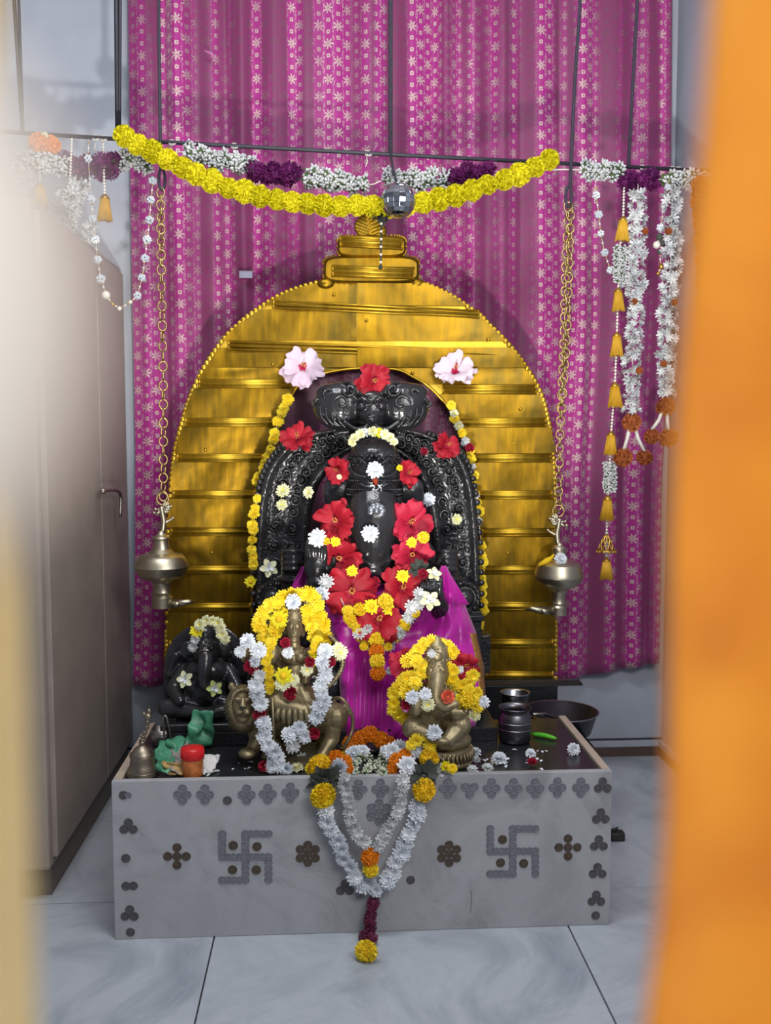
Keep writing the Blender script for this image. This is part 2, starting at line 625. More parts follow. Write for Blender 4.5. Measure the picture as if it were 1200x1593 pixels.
for j in range(len(ys) - 1):
    for i in range(len(xs) - 1):
        g = 0.0022
        MB().box((xs[i] + g, ys[j] + g, -0.012), (xs[i + 1] - g, ys[j + 1] - g, rnd(-0.0006, 0.0006)), bev=0.0015).build('floor_tile', 'floor_marble', floor, smooth=False)
bb = root('baseboard_back', (0.3, WY, 0), kind='structure')
MB().box((-1.0, WY - 0.014, 0.0), (RX, WY, 0.042), bev=0.002).build('brown_strip', 'brown_skirting', bb, smooth=False)
MB().box((-1.0, WY - 0.018, 0.044), (RX, WY, 0.072), bev=0.003).build('pale_strip', 'white_skirting', bb, smooth=False)
MB().box((-1.0, WY - 0.008, 0.072), (RX, WY, 0.079)).build('dark_line', 'dark_joint', bb, smooth=False)
br = root('baseboard_right', (RX, 2.5, 0), kind='structure')
MB().box((RX - 0.014, 0.2, 0.0), (RX, WY - 0.014, 0.042), bev=0.002).build('brown_strip', 'brown_skirting', br, smooth=False)
MB().box((RX - 0.018, 0.2, 0.044), (RX, WY - 0.018, 0.072), bev=0.003).build('pale_strip', 'white_skirting', br, smooth=False)

# ------------------------------------------------------------------ curtain on the back wall
CY = 4.03


def curtain():
    r = random.Random(3)
    knots = []
    x = 0.0
    while x < 1.001:
        knots.append((x, r.uniform(-0.040, 0.006) if len(knots) % 2 else r.uniform(0.004, 0.040)))
        x += r.uniform(0.018, 0.042)

    def fold(u, z):
        for (a, va), (b, vb) in zip(knots, knots[1:]):
            if u <= b:
                t = (u - a) / (b - a)
                t = t * t * (3 - 2 * t)
                return (va + (vb - va) * t) * (0.75 + 0.25 * math.sin(z * 1.7 + a * 21))
        return 0.0
    lt = [(0, 199), (400, 204), (700, 210), (900, 209), (1060, 206)]
    rt = [(0, 1046), (500, 1043), (760, 1030), (1040, 1026)]
    z_top = 3.42

    def bottom(u):
        return 1060 + (4 * math.sin(u * 9)) - (24 * max(0, (u - 0.80) / 0.2))

    def fn(u, w):
        pyb = bottom(u)
        py = -60 + (pyb + 60) * w
        xl, xr = P(lerp1(lt, py), py, CY).x, P(lerp1(rt, py), py, CY).x
        z = P(600, py, CY).z
        return Vector((xl + (xr - xl) * u, CY + fold(u, z), z))
    NU, NV = 330, 64
    mb = MB()
    arcs = [0.0]
    for i in range(NU):
        a, b = fn(i / NU, 0.4), fn((i + 1) / NU, 0.4)
        arcs.append(arcs[-1] + (b - a).length * 1.08)
    mb.grid(fn, NU, NV, 0, lambda u, w: (arcs[int(round(u * NU))], fn(u, w).z))
    c = root('curtain', (0.25, CY, 0.36), 'magenta brocade curtain with silvery star motifs hanging on the back wall behind the gold arch', 'curtain')
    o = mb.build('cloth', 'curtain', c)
    mod(o, 'SOLIDIFY', thickness=0.0025)
    MB().tube([(P(180, 0, CY).x, CY, 3.42), (P(1070, 0, CY).x, CY, 3.42)], 0.012).build('curtain_rod', 'iron', c)
    # loose threads pulled from the weave
    for (x0, y0, x1, y1) in ((318, 79, 337, 93), (448, 158, 456, 178), (580, 237, 587, 224)):
        a, b = P(x0, y0, CY - 0.045), P(x1, y1, CY - 0.04)
        MB().tube([a, (a + b) / 2 + Vector((0.004, -0.004, 0.005)), b], [0.003, 0.005, 0.002], 5).build('loose_thread', simple('pink_thread', rgb(205, 120, 180)), c)
    a = P(382, 427, CY - 0.045)
    MB().box(a + Vector((-0.025, -0.002, -0.014)), a + Vector((0.028, 0.002, 0.014)), bev=0.001).build('curtain_tab', simple('grey_tab', rgb(150, 150, 172)), c)


curtain()

# ------------------------------------------------------------------ brown cupboard at the left
CX = -0.846


def cupboard():
    far = WY - 0.02
    z_bot = 0.10
    near = PX(78, 1352, CX).y
    ztop = P(205, 417, far).z
    c = root('cupboard', (CX - 0.25, (near + far) / 2, 0), 'tall brown grey cupboard with a metal lever handle standing left of the altar', 'cupboard')
    body = MB().box((CX - 0.55, near, z_bot), (CX, far, ztop), bev=0.012).build('body', 'cupboard', c, smooth=False)
    MB().box((CX - 0.53, near + 0.05, 0.0), (CX - 0.012, far - 0.01, z_bot)).build('plinth', 'cupboard_dark', c, smooth=False)
    mid = PX(157, 1000, CX).y
    MB().box((CX - 0.002, near + 0.03, z_bot + 0.03), (CX + 0.016, mid - 0.003, ztop - 0.03), bev=0.004).build('door', 'cupboard', c, smooth=False)
    d = MB().box((CX - 0.002, mid + 0.003, z_bot + 0.03), (CX + 0.016, far - 0.03, ztop - 0.03), bev=0.004).build('door', 'cupboard', c, smooth=False)
    h = P(160, 764, PX(160, 764, CX + 0.05).y)
    p0 = PX(158, 764, CX + 0.017)
    p1 = PX(160, 764, CX + 0.05)
    p2 = PX(186, 766, CX + 0.05)
    p3 = PX(187, 804, CX + 0.05)
    hb = MB()
    hb.tube(spline([p0, p1, p2, p3], 5), 0.006, 8)
    hb.ell(p1, 0.012)
    hb.build('handle', 'dull_steel', d)


cupboard()

# ------------------------------------------------------------------ marble altar
AF, AB, AXL, AXR, AH = 2.65, 3.20, -0.605, 0.810, 0.457
AT = 0.447                                              # granite surface


def marks(px, py):
    return P(px, py, AF)


def altar():
    a = root('altar', ((AXL + AXR) / 2, (AF + AB) / 2, 0), 'low grey marble altar with a black granite top and coins set in its front', 'altar')
    front = MB().box((AXL, AF, 0), (AXR, AF + 0.022, AH), bev=0.002).build('front_slab', 'altar_marble', a, smooth=False)
    MB().box((AXL, AF + 0.022, 0), (AXL + 0.024, AB, AH), bev=0.002).build('side_slab', 'rim_marble', a, smooth=False)
    MB().box((AXR - 0.024, AF + 0.022, 0), (AXR, AB, AH), bev=0.002).build('side_slab', 'rim_marble', a, smooth=False)
    MB().box((AXL + 0.024, AF + 0.022, 0.02), (AXR - 0.024, AB, AT)).build('granite_top', 'granite', a, smooth=False)
    MB().box((AXL + 0.03, AF + 0.024, AT), (AXR - 0.03, AF + 0.032, AT + 0.002)).build('cement_joint', 'rim_marble', a, smooth=False)
    MB().box((-0.55, AB, 0), (0.36, 3.57, AT)).build('rear_block', 'granite', a, smooth=False)
    # coins: one mesh per kind, shared
    R = 7.2 * S(AF)
    q = facing((0, -1, 0))
    prof = [(R, 0), (R, 0.0016), (R * 0.93, 0.0022), (R * 0.85, 0.0016), (R * 0.4, 0.0018), (R * 0.2, 0.0024), (0.0003, 0.0024)]
    me = {}
    for k in ('coin', 'coin_dark', 'coin_brown'):
        me[k] = MB().lathe(prof, (0, 0, 0), 16, 0, q).mesh('coin', k)
    n = [0]

    def coin(px, py, kind='coin_dark', sc=1.0):
        o = bpy.data.objects.new('coin', me[kind])
        COL.objects.link(o)
        n[0] += 1
        o.location = marks(px, py) + Vector((0, 0.0004 - 0.00035 * (n[0] % 4), 0))
        o.rotation_euler = (0, rnd(0, 6.28), 0)
        o.scale = (sc, 1, sc)
        props(o, front)

    def cluster(cx, cy, kind='coin_dark', form='four', d=7.0):
        if form == 'four':
            pts = [(0, -1.35), (-1, 0), (1, 0), (0, 1.35)]
        elif form == 'tre':
            pts = [(0, -0.75), (-1, 0.75), (1, 0.75)]
        elif form == 'tredown':
            pts = [(-1, -0.6), (1, -0.6), (0, 1.0)]
        elif form == 'pair':
            pts = [(-0.8, 0), (0.8, 0)]
        elif form == 'cross':
            pts = [(0, 0), (-2.05, 0), (2.05, 0), (0, -1.95), (0, 1.95)]
        elif form == 'flower':
            pts = [(0, 0)] + [(1.95 * math.sin(k * PI / 3), 1.95 * math.cos(k * PI / 3)) for k in range(6)]
        else:
            pts = [(0, 0)]
        for (x, y) in pts:
            coin(cx + x * d, cy + y * d, kind)
    for (x, y) in ((284, 1236), (319, 1236), (384, 1236), (417, 1235), (452, 1233), (558, 1228), (592, 1227), (697, 1226), (765, 1226),
                   (799, 1226), (833, 1226), (867.5, 1225), (904, 1225)):
        cluster(x, y, 'coin', 'four')
    cluster(731, 1228, 'coin', 'tredown')
    cluster(938, 1221, 'coin_dark', 'tre')
    coin(354, 1245)
    coin(192, 1237)
    coin(200, 1237, 'coin', 0.7)
    for (x, y) in ((935, 1269), (932, 1311), (930, 1354), (928, 1397)):
        cluster(x, y, 'coin_dark', 'tre')
    coin(927, 1424)
    cluster(200, 1285, 'coin_dark', 'tre')
    coin(196, 1335)
    cluster(202, 1378, 'coin_dark', 'pair')
    cluster(202, 1420, 'coin_dark', 'tre')
    coin(203, 1450)
    cluster(275.5, 1332, 'coin_brown', 'cross')
    cluster(884, 1318, 'coin_brown', 'cross')
    cluster(479, 1328, 'coin_brown', 'flower')
    cluster(699, 1328, 'coin_brown', 'flower')
    cluster(590, 1263, 'coin', 'flower', 7.2)
    coin(577, 1268, 'coin')
    cluster(537, 1380, 'coin_dark', 'tre')
    coin(639, 1369)
    coin(560, 1392, 'coin')

    def emblem(cx, cy, h, dots):
        st = h / 4.0
        for k in range(-4, 5):
            coin(cx + k * st, cy - 0.25 * k * 0.25, 'coin', 0.92)
            if k:
                coin(cx, cy + k * st, 'coin', 0.92)
        for k in range(1, 5):
            coin(cx - h, cy - k * st, 'coin', 0.92)
            coin(cx + h, cy + k * st, 'coin', 0.92)
            coin(cx + k * st, cy - h, 'coin', 0.92)
            coin(cx - k * st, cy + h, 'coin', 0.92)
        for (x, y) in dots:
            coin(x, y, 'coin_brown', 1.05)
    emblem(382, 1333, 36, ((363, 1315), (400, 1317), (362, 1353), (399, 1353)))
    emblem(798, 1324, 35, ((782, 1306), (779, 1342), (815, 1343)))
    # a hairline crack in the slab
    c = [marks(733, 1385), marks(734, 1400), marks(732, 1420)]
    MB().tube([p + Vector((0, -0.0002, 0)) for p in c], 0.0007, 4).build('hairline_crack', 'dark_joint', front)


altar()

# ------------------------------------------------------------------ black stone steps behind, ledge that carries the gold arch
STZ = 0.492
s = root('stone_plinth', (-0.08, 3.3, AT), 'black stone stepped plinth on the altar top under the seated deity', 'plinth')
MB().box((P(253, 1120, 2.96).x, 2.97, AT), (P(776, 1120, 2.96).x, 3.57, STZ), bev=0.004).build('lower_step', 'granite', s, smooth=False)
MB().box((P(395, 1120, 3.06).x, 3.06, STZ), (P(752, 1120, 3.06).x, 3.57, 0.565), bev=0.004).build('upper_step', 'granite', s, smooth=False)
MB().box((P(742, 900, 3.4).x, 3.36, 0.565), (P(762, 900, 3.4).x, 3.44, P(750, 985, 3.4).z), bev=0.004).build('side_post', 'stone_carved', s, smooth=False)
led = MB().box((-0.60, 3.58, 0), (P(866, 1090, 3.6).x, 3.84, 0.462), bev=0.003)
led.build('stone_ledge', 'granite', smooth=False, label='dark stone ledge behind the altar carrying the gold arch', cat='ledge')
MB().box((P(800, 1100, 3.4).x, 3.22, 0), (P(905, 1150, 3.4).x, 3.56, 0.335), bev=0.003).build('stone_block', 'granite', smooth=False, label='dark low stone block behind the altar carrying the wide steel pot', cat='block')
bb0 = MB()
bb0.box((P(752, 1074, 3.6).x, 3.59, 0.463), (P(904, 1070, 3.6).x, 3.64, P(904, 1064, 3.6).z), bev=0.004)
bb0.build('wooden_bar', 'black_wood', smooth=False, label='blackened wooden bar lying along the foot of the gold arch', cat='bar')

# ================================================================== GOLD ARCH
GY = 3.70
OUT_L = [(440, 492), (446, 470), (455, 445), (465, 425), (478, 405), (490, 388), (505, 370), (520, 354), (540, 338), (555, 328), (575, 315), (600, 303), (625, 293), (650, 285), (675, 278),
         (700, 272), (730, 268), (760, 265), (830, 261), (900, 260), (1062, 258)]
OUT_R = [(440, 658), (446, 675), (455, 694), (465, 712), (478, 730), (490, 748), (505, 762), (520, 778), (540, 796), (555, 808), (575, 822), (600, 837), (625, 847), (650, 853), (675, 858),
         (700, 861), (730, 863), (760, 864), (830, 865), (900, 865), (1062, 865)]
IN_L = [(572, 575), (575, 537), (581, 505), (591, 473), (614, 455), (658, 437), (700, 415), (740, 404), (800, 394), (960, 392), (1062, 392)]
IN_R = [(572, 576), (575, 618), (585, 640), (599, 664), (620, 686), (640, 702), (674, 717), (720, 735), (780, 743), (860, 749), (1062, 753)]


def gold_arch():
    g = root('gold_arch', P(562, 1062, GY), 'tall gold sheet arch with ridged bands and stepped crown framing the black idol', 'arch')

    def panel(y0, y1, fl, fr, skew=0.0):
        """One sheet between two ridges: slightly pillowed, own thickness."""
        rr = random.Random(int(y0 * 13 + fl(y0)))
        ph = [rr.uniform(0, 6.28) for _ in range(4)]

        def fn(u, v):
            y = y0 + (y1 - y0) * v
            xl, xr = fl(y), fr(y)
            px = xl + (xr - xl) * u
            d = 0.003 * math.sin(u * 4 + ph[0]) + 0.0015 * math.sin(u * 9 + ph[1] + v * 2) + 0.0012 * math.sin(PI * v) + (0.004 * math.sin(ph[2])) * (v - 0.5)
            return P(px, y, GY - 0.006 - d)
        mb = MB()
        w = abs(fr(y0) - fl(y0))
        mb.grid(fn, max(6, int(w / 12)), 6)
        o = mb.build('gold_panel', 'gold', g)
        mod(o, 'SOLIDIFY', thickness=0.012, offset=-1)
        mod(o, 'EDGE_SPLIT', split_angle=0.6)
        return o

    def ridge(xa, xb, y0, y1, y0b=None, y1b=None):
        """Horizontal bar of three mouldings with end lips; left end at y0..y1, right end at y0b..y1b."""
        y0b = y0 if y0b is None else y0b
        y1b = y1 if y1b is None else y1b
        mb = MB()
        s = S(GY)
        h = (y1 - y0)
        for (f, r, dy) in ((0.14, 0.13, 0.009), (0.52, 0.17, 0.010), (0.88, 0.10, 0.009)):
            a = P(xa, y0 + h * f, GY - dy)
            b = P(xb, y0b + (y1b - y0b) * f, GY - dy)
            mb.tube([a, b], h * r * s, 8)
        for x, ya, yb in ((xa, y0, y1), (xb, y0b, y1b)):
            mb.tube([P(x, ya, GY - 0.011), P(x, yb, GY - 0.011)], 1.5 * s, 6)
        mb.box(P(xa, y1, GY) + Vector((0, -0.012, 0)), P(xb, y0b, GY) + Vector((0, 0.002, 0)))
        return mb.build('ridge_bar', 'gold_ridge', g)

    oL, oR, iL, iR = (lambda y: lerp1(OUT_L, y)), (lambda y: lerp1(OUT_R, y)), (lambda y: lerp1(IN_L, y)), (lambda y: lerp1(IN_R, y))
    mid = lambda y: 555.0
    # top sheets, split by the vertical seam at x=555
    for (a, b) in ((441, 475), (481, 530)):
        panel(a, b, oL, mid)
        panel(a, b, lambda y: 556.0, oR)
    panel(541, 571, oL, mid)
    panel(541, 571, lambda y: 556.0, oR)
    ridge(426, 745, 466, 480, 482, 496)
    ridge(356, 796, 529, 545, 545, 560)
    left = [(572, 590), (604, 650), (664, 706), (719, 763), (776, 820), (834, 880), (893, 938), (951, 996), (1009, 1045)]
    right = [(572, 598), (613, 650), (665, 705), (719, 763), (777, 821), (835, 879), (893, 936), (950, 994), (1008, 1044)]
    for (a, b) in left:
        panel(a, b, oL, iL)
    for (a, b) in right:
        panel(a, b, iR, oR)
    for (a, b), (c, d) in zip(left, left[1:] + [(1058, 1062)]):
        ridge(oL((b + c) / 2) + 6, iL((b + c) / 2) - 3, b, c)
    for (a, b), (c, d) in zip(right, right[1:] + [(1057, 1062)]):
        ridge(iR((b + c) / 2) + 4 if b > 600 else 690, oR((b + c) / 2) - 5, b, c)
    # back board that carries the sheets (ring with the inner opening)
    mb = MB()
    ys = [441 + (1062 - 441) * i / 60 for i in range(61)]
    for sl in (0, 1):
        vs, fs = [], []
        for y in ys:
            if sl == 0:
                a, b = oL(y) + 3, (iL(y) if y > 572 else 575)
            else:
                a, b = (iR(y) if y > 572 else 575), oR(y) - 3
            for x in (a, b):
                vs += [P(x, y, GY + 0.002), P(x, y, GY + 0.03)]
        for i in range(60):
            o = i * 4
            fs += [(o, o + 4, o + 6, o + 2), (o + 1, o + 3, o + 7, o + 5), (o, o + 1, o + 5, o + 4), (o + 2, o + 6, o + 7, o + 3)]
        fs += [(0, 2, 3, 1), (240, 241, 243, 242)]
        mb.add(vs, fs)
    mb.build('back_board', 'gold_ridge', g, smooth=False)
    # scalloped beading round the outer edge
    mb = MB()
    for tab in (OUT_L, OUT_R):
        pts = [P(x, y, GY - 0.003) for y, x in tab]
        for k, p in enumerate(along(pts, 7.4 * S(GY))):
            mb.ell(p, (4.0 * S(GY), 0.004, 4.0 * S(GY)), 8, 6)
    o = mb.build('scalloped_beading', 'gold_ridge', g, kind='stuff')
    # beaded lip round the opening
    mb = MB()
    for tab in (IN_L, IN_R):
        mb.tube(spline([P(x, y, GY - 0.012) for y, x in tab], 5), 2.2 * S(GY), 6)
    mb.build('opening_lip', 'gold_ridge', g)
    # stepped crown
    def step(x0, x1, y0, y1, rad):
        mb = MB()
        c = []
        w, h = (x1 - x0), (y1 - y0)
        for k in range(48):
            t = 2 * PI * k / 48
            ct, st = math.cos(t), math.sin(t)
            e = 0.42
            c.append(((x0 + x1) / 2 + w / 2 * math.copysign(abs(ct) ** e, ct), (y0 + y1) / 2 + h / 2 * math.copysign(abs(st) ** e, st)))
        lay = [(1.0, 0.02), (1.0, -0.012), (0.985, -0.02), (0.95, -0.026)]
        vs, fs = [], []
        cx, cy = (x0 + x1) / 2, (y0 + y1) / 2
        for (sc, dy) in lay:
            ins = (1 - sc) * h
            for (x, y) in c:
                sx = (w / 2 - ins * 2) / (w / 2)
                sy = (h / 2 - ins * 2) / (h / 2)
                vs.append(P(cx + (x - cx) * sx, cy + (y - cy) * sy, GY + dy))
        n = 48
        for i in range(3):
            for j in range(n):
                q = (j + 1) % n
                fs.append((i * n + j, i * n + q, (i + 1) * n + q, (i + 1) * n + j))
        fs += [tuple(range(n)), tuple(range(3 * n, 4 * n))[::-1]]
        mb.add(vs, fs)
        mb.build('crown_step', 'gold', g, smooth=False)
        mb2 = MB()
        for (x, y) in c[::1]:
            mb2.ell(P(x, y, GY - 0.006), 2.2 * S(GY), 6, 5)
        mb2.build('crown_beading', 'gold_ridge', g, kind='stuff')
    step(503, 653, 397, 441, 10)
    step(525, 632, 366, 400, 8)
    for (xa, xb, y0, y1, y0b, y1b) in ((518, 643, 414, 432, 418, 436), (530, 625, 368, 386, 372, 391)):
        o = ridge(xa, xb, y0, y1, y0b, y1b)
        o.location.y -= 0.026
    for cx in (507, 648):
        MB().ell(P(cx, 441, GY - 0.012), (13 * S(GY), 0.014, 8 * S(GY))).build('crown_boss', 'gold', g)
    # leaf finial with pressed veins
    mb = MB()
    base, tip = P(579, 368, GY - 0.005), P(570, 331, GY - 0.005)

    def leaf(u, v):
        wd = 24 * S(GY) * (math.sin(PI * min(1, 0.28 + 0.72 * v)) ** 0.8)
        c = base + (tip - base) * v
        off = (u - 0.5) * 2
        return c + Vector((off * wd, -0.004 - 0.006 * (1 - abs(off)) - 0.003 * math.sin((v * 9 - abs(off) * 2.2) * 2 * PI * 0.8), 0))
    mb.grid(leaf, 16, 28)
    o = mb.build('leaf_finial', 'gold', g)
    mod(o, 'SOLIDIFY', thickness=0.004)
    # nails in the sheets
    for (x, y) in ((520, 458), (651, 462), (571, 498), (760, 528), (642, 580), (810, 636), (425, 567), (320, 700), (800, 690), (790, 860), (330, 860)):
        MB().ell(P(x, y, GY - 0.016), 2.6 * S(GY), 8, 6).build('nail', 'gold_ridge', g)


gold_arch()


def inner_cloth():
    def fn(u, v):
        y = 566 + (960 - 566) * v
        p = P(385 + 375 * u, y, GY + 0.05)
        return p + Vector((0, 0.006 * math.sin(u * 40) + 0.004 * math.sin(v * 17 + u * 9), 0))
    mb = MB()
    mb.grid(fn, 60, 40, 0, lambda u, v: (fn(u, v).x * 1.05, fn(u, v).z))
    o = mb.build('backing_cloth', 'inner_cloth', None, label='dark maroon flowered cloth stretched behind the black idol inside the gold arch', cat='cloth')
    mod(o, 'SOLIDIFY', thickness=0.002)


inner_cloth()

# ================================================================== FLOWER SHAPES (shared mesh data, about 1 unit across, facing +Z)
FL = {}


def petal(mb, a, r0, r1, w, z0, z1, curl=0.0, mi=0, tip=0.35, cup=0.03, base=0.45):
    """One petal along direction a from radius r0 (height z0) to r1 (height z1)."""
    ca, sa = math.cos(a), math.sin(a)

    def pt(r, s, z):
        return Vector((ca * r - sa * s, sa * r + ca * s, z))
    rm = r0 + (r1 - r0) * 0.6
    zm = z0 + (z1 - z0) * 0.6 + curl
    vs = [pt(r0, -w * base * 0.5, z0), pt(r0, w * base * 0.5, z0), pt(rm, -w * 0.5, zm + cup), pt(rm, 0, zm - cup), pt(rm, w * 0.5, zm + cup),
          pt(r1, -w * tip * 0.5, z1), pt(r1, w * tip * 0.5, z1)]
    mb.add(vs, [(0, 3, 2), (0, 1, 3), (1, 4, 3), (2, 3, 5), (3, 6, 5), (3, 4, 6)], mi)


def pompom(name, mat, mat2, n, pl, seed, squash=0.8, core=0.36):
    """Marigold: a ball of short frilled petals."""
    r = random.Random(seed)
    mb = MB()
    mb.ell((0, 0, 0), (core, core, core * squash), 10, 8, 1)
    for i in range(n):
        z = 1 - 1.75 * (i + 0.5) / n
        th = i * 2.39996
        rr = math.sqrt(max(0, 1 - z * z))
        d = Vector((rr * math.cos(th), rr * math.sin(th), z))
        t = d.cross(Vector((0.3, 0.2, 0.9))).normalized()
        up = d.cross(t)
        b = d * core * 0.92
        sp = r.uniform(0, 6.28)
        t, up = t * math.cos(sp) + up * math.sin(sp), up * math.cos(sp) - t * math.sin(sp)
        e = d * (core + pl * r.uniform(0.65, 1.15)) + up * r.uniform(-0.06, 0.06)
        w = r.uniform(0.05, 0.085)
        sq = lambda p: Vector((p.x, p.y, p.z * squash))
        m = (b + e) / 2 + up * 0.03
        mb.add([sq(b), sq(m + t * w), sq(e + t * w * 0.7 + up * 0.03), sq(e - d * 0.03), sq(e - t * w * 0.7 - up * 0.03), sq(m - t * w)],
               [(0, 1, 5), (1, 3, 5), (1, 2, 3), (5, 3, 4)], 0)
    FL[name] = mb.mesh(name, [mat, mat2])


def mum(name, mat, centre, layers, seed, wid=0.15, flat=1.0, cr=0.11):
    """Chrysanthemum: layers of narrow petals round a small eye."""
    r = random.Random(seed)
    mb = MB()
    for (n, r1, z1, z0) in layers:
        for k in range(n):
            a = 2 * PI * (k + r.uniform(-0.25, 0.25)) / n + r1
            rr = r1 * r.uniform(0.86, 1.08)
            petal(mb, a, 0.05, rr, wid * r.uniform(0.85, 1.2), z0, z1 * flat + r.uniform(-0.04, 0.04), 0.03, 0, 0.4, 0.02)
    mb.ell((0, 0, 0.05), (cr, cr, cr * 0.7), 8, 6, 1)
    mb.ell((0, 0, -0.06), (0.06, 0.06, 0.05), 6, 5, 2)
    FL[name] = mb.mesh(name, [mat, centre, 'leaf'])


pompom('marigold_lemon', 'lemon_petal', 'lemon_petal', 260, 0.15, 1, 0.9)
pompom('marigold_yellow', 'yellow_petal', 'gold_petal', 210, 0.15, 2, 0.7)
pompom('marigold_gold', 'gold_petal', 'gold_petal', 210, 0.15, 3, 0.66)
pompom('marigold_orange', 'orange_petal', 'orange_petal', 210, 0.15, 4, 0.62)
pompom('marigold_rust', 'rust_petal', 'rust_petal', 210, 0.15, 5, 0.8)
pompom('purple_bloom', 'purple_petal', 'purple_petal', 70, 0.24, 6, 0.9, 0.28)
pompom('plum_bloom', 'plum_petal', 'plum_petal', 60, 0.2, 7, 0.8, 0.3)
mum('mum_white', 'white_petal', 'white_petal', [(15, 0.5, -0.05, -0.02), (15, 0.46, 0.08, 0.0), (13, 0.38, 0.19, 0.02), (10, 0.27, 0.26, 0.04), (7, 0.15, 0.29, 0.06)], 11, 0.19)
mum('mum_cream', 'cream_petal', 'yellow_petal', [(15, 0.5, -0.02, -0.02), (13, 0.42, 0.12, 0.0), (10, 0.30, 0.21, 0.03), (7, 0.17, 0.25, 0.05)], 12, 0.19)
mum('mum_yellow', 'yellow_petal', 'gold_petal', [(16, 0.5, -0.04, -0.02), (14, 0.44, 0.10, 0.0), (11, 0.33, 0.2, 0.03), (8, 0.19, 0.25, 0.05)], 13, 0.18)
mum('mum_dull', 'dull_white', 'dull_white', [(12, 0.5, 0.10, -0.02), (10, 0.4, 0.22, 0.0), (7, 0.25, 0.28, 0.03)], 14, 0.18)
mum('daisy_yellow', 'lemon_petal', 'gold_petal', [(13, 0.5, 0.02, 0.0), (11, 0.42, 0.06, 0.01)], 15, 0.2, 1.0, 0.2)
mum('tuberose', 'dull_white', 'dull_white', [(7, 0.5, 0.10, -0.05), (6, 0.42, 0.24, 0.0)], 16, 0.17)


def rose(name, mat, seed):
    r = random.Random(seed)
    mb = MB()
    for (n, rad, h, w) in ((3, 0.12, 0.34, 0.26), (4, 0.22, 0.32, 0.34), (5, 0.34, 0.24, 0.42), (6, 0.46, 0.10, 0.48)):
        for k in range(n):
            a = 2 * PI * (k + r.uniform(-0.2, 0.2)) / n + rad * 7

            def fn(u, v):
                s = (u - 0.5) * 2
                aa = a + s * (w / max(rad, 0.16)) * 0.5
                rr = rad * (0.35 + 0.65 * v) * (1 + 0.08 * s * s)
                return Vector((rr * math.cos(aa), rr * math.sin(aa), -0.1 + (h + 0.1) * v - 0.10 * s * s * v + 0.03 * math.sin(s * 5 + k)))
            mb.grid(fn, 4, 3, 0)
    mb.ell((0, 0, -0.05), (0.2, 0.2, 0.16), 8, 6, 0)
    FL[name] = mb.mesh(name, [mat])


rose('rose_crimson', 'rose_petal', 21)
rose('rose_peach', 'peach_petal', 22)


def bud_cluster(name, mat, n, seed):
    r = random.Random(seed)
    mb = MB()
    for i in range(n):
        d = Vector((r.gauss(0, 1), r.gauss(0, 1), r.gauss(0, 1))).normalized()
        q = d.to_track_quat('Z', 'Y')
        mb.ell(d * r.uniform(0.26, 0.42), (0.09, 0.09, 0.15), 6, 5, 0, q)
    mb.ell((0, 0, 0), 0.26, 8, 6, 1)
    FL[name] = mb.mesh(name, [mat, 'leaf'])


bud_cluster('jasmine_buds', 'dull_white', 26, 31)
bud_cluster('green_buds', 'bud', 20, 32)


def leaf_tuft(name, mat, n, seed):
    r = random.Random(seed)
    mb = MB()
    for i in range(n):
        petal(mb, 2 * PI * i / n + r.uniform(-0.3, 0.3), 0.04, r.uniform(0.4, 0.56), r.uniform(0.26, 0.36), 0.0, r.uniform(-0.12, 0.25), 0.06, 0, 0.2, 0.05, 0.5)
    FL[name] = mb.mesh(name, [mat])


leaf_tuft('leaf_tuft', 'dark_leaf', 11, 41)
leaf_tuft('green_tuft', 'leaf', 8, 42)


def crystal(name):
    mb = MB()
    r = random.Random(51)
    for i in range(14):
        z = 1 - 2 * (i + 0.5) / 14
        th = i * 2.4
        rr = math.sqrt(1 - z * z)
        mb.ell((0.3 * rr * math.cos(th), 0.3 * rr * math.sin(th), 0.3 * z), 0.17, 5, 4)
    me = mb.mesh(name, ['crystal'], smooth=False)
    FL[name] = me


crystal('crystal_bead')
FL['pearl_bead'] = MB().ell((0, 0, 0), 0.5, 12, 8).mesh('pearl_bead', 'pearl')
FL['gold_bead'] = MB().ell((0, 0, 0), 0.5, 8, 6).mesh('gold_bead', 'goldbead')
FL['black_bead'] = MB().ell((0, 0, 0), 0.5, 8, 6).mesh('black_bead', 'dark_leaf')


def tassel_mesh():
    mb = MB()
    mb.lathe([(0.02, 0.16), (0.10, 0.10), (0.17, 0.02), (0.19, -0.02), (0.15, -0.03)], (0, 0, 0), 12, 1)
    r = random.Random(61)
    for i in range(26):
        a = 2 * PI * i / 26
        x, y = math.cos(a), math.sin(a)
        k = r.uniform(0.9, 1.1)
        mb.tube([(0.14 * x, 0.14 * y, -0.01), (0.19 * x * k, 0.19 * y * k, -0.4), (0.27 * x * k, 0.27 * y * k, -0.84 + r.uniform(-0.04, 0.04))], [0.03, 0.03, 0.02], 4, 0)
    mb.lathe([(0.15, -0.02), (0.18, -0.4), (0.24, -0.8)], (0, 0, 0), 12, 0)
    return mb.mesh('tassel', ['tassel', 'goldbead'])


FL['tassel'] = tassel_mesh()


def put_flower(kind, p, size, parent=None, d=None, name=None, spin=None, jit=0.35, sz=None):
    """A flower object sharing the mesh of its kind."""
    o = bpy.data.objects.new(name or kind, FL[kind])
    COL.objects.link(o)
    o.location = p
    d = Vector(d) if d is not None else Vector((0, -1, 0.25))
    d = d.normalized() + Vector((rnd(-jit, jit), rnd(-jit, jit) * 0.5, rnd(-jit, jit)))
    q = facing(d, rnd(0, 6.28) if spin is None else spin)
    o.rotation_mode = 'QUATERNION'
    o.rotation_quaternion = q
    s = size
    o.scale = (s, s, s * (sz or 1.0))
    if parent is not None:
        props(o, parent)
    return o


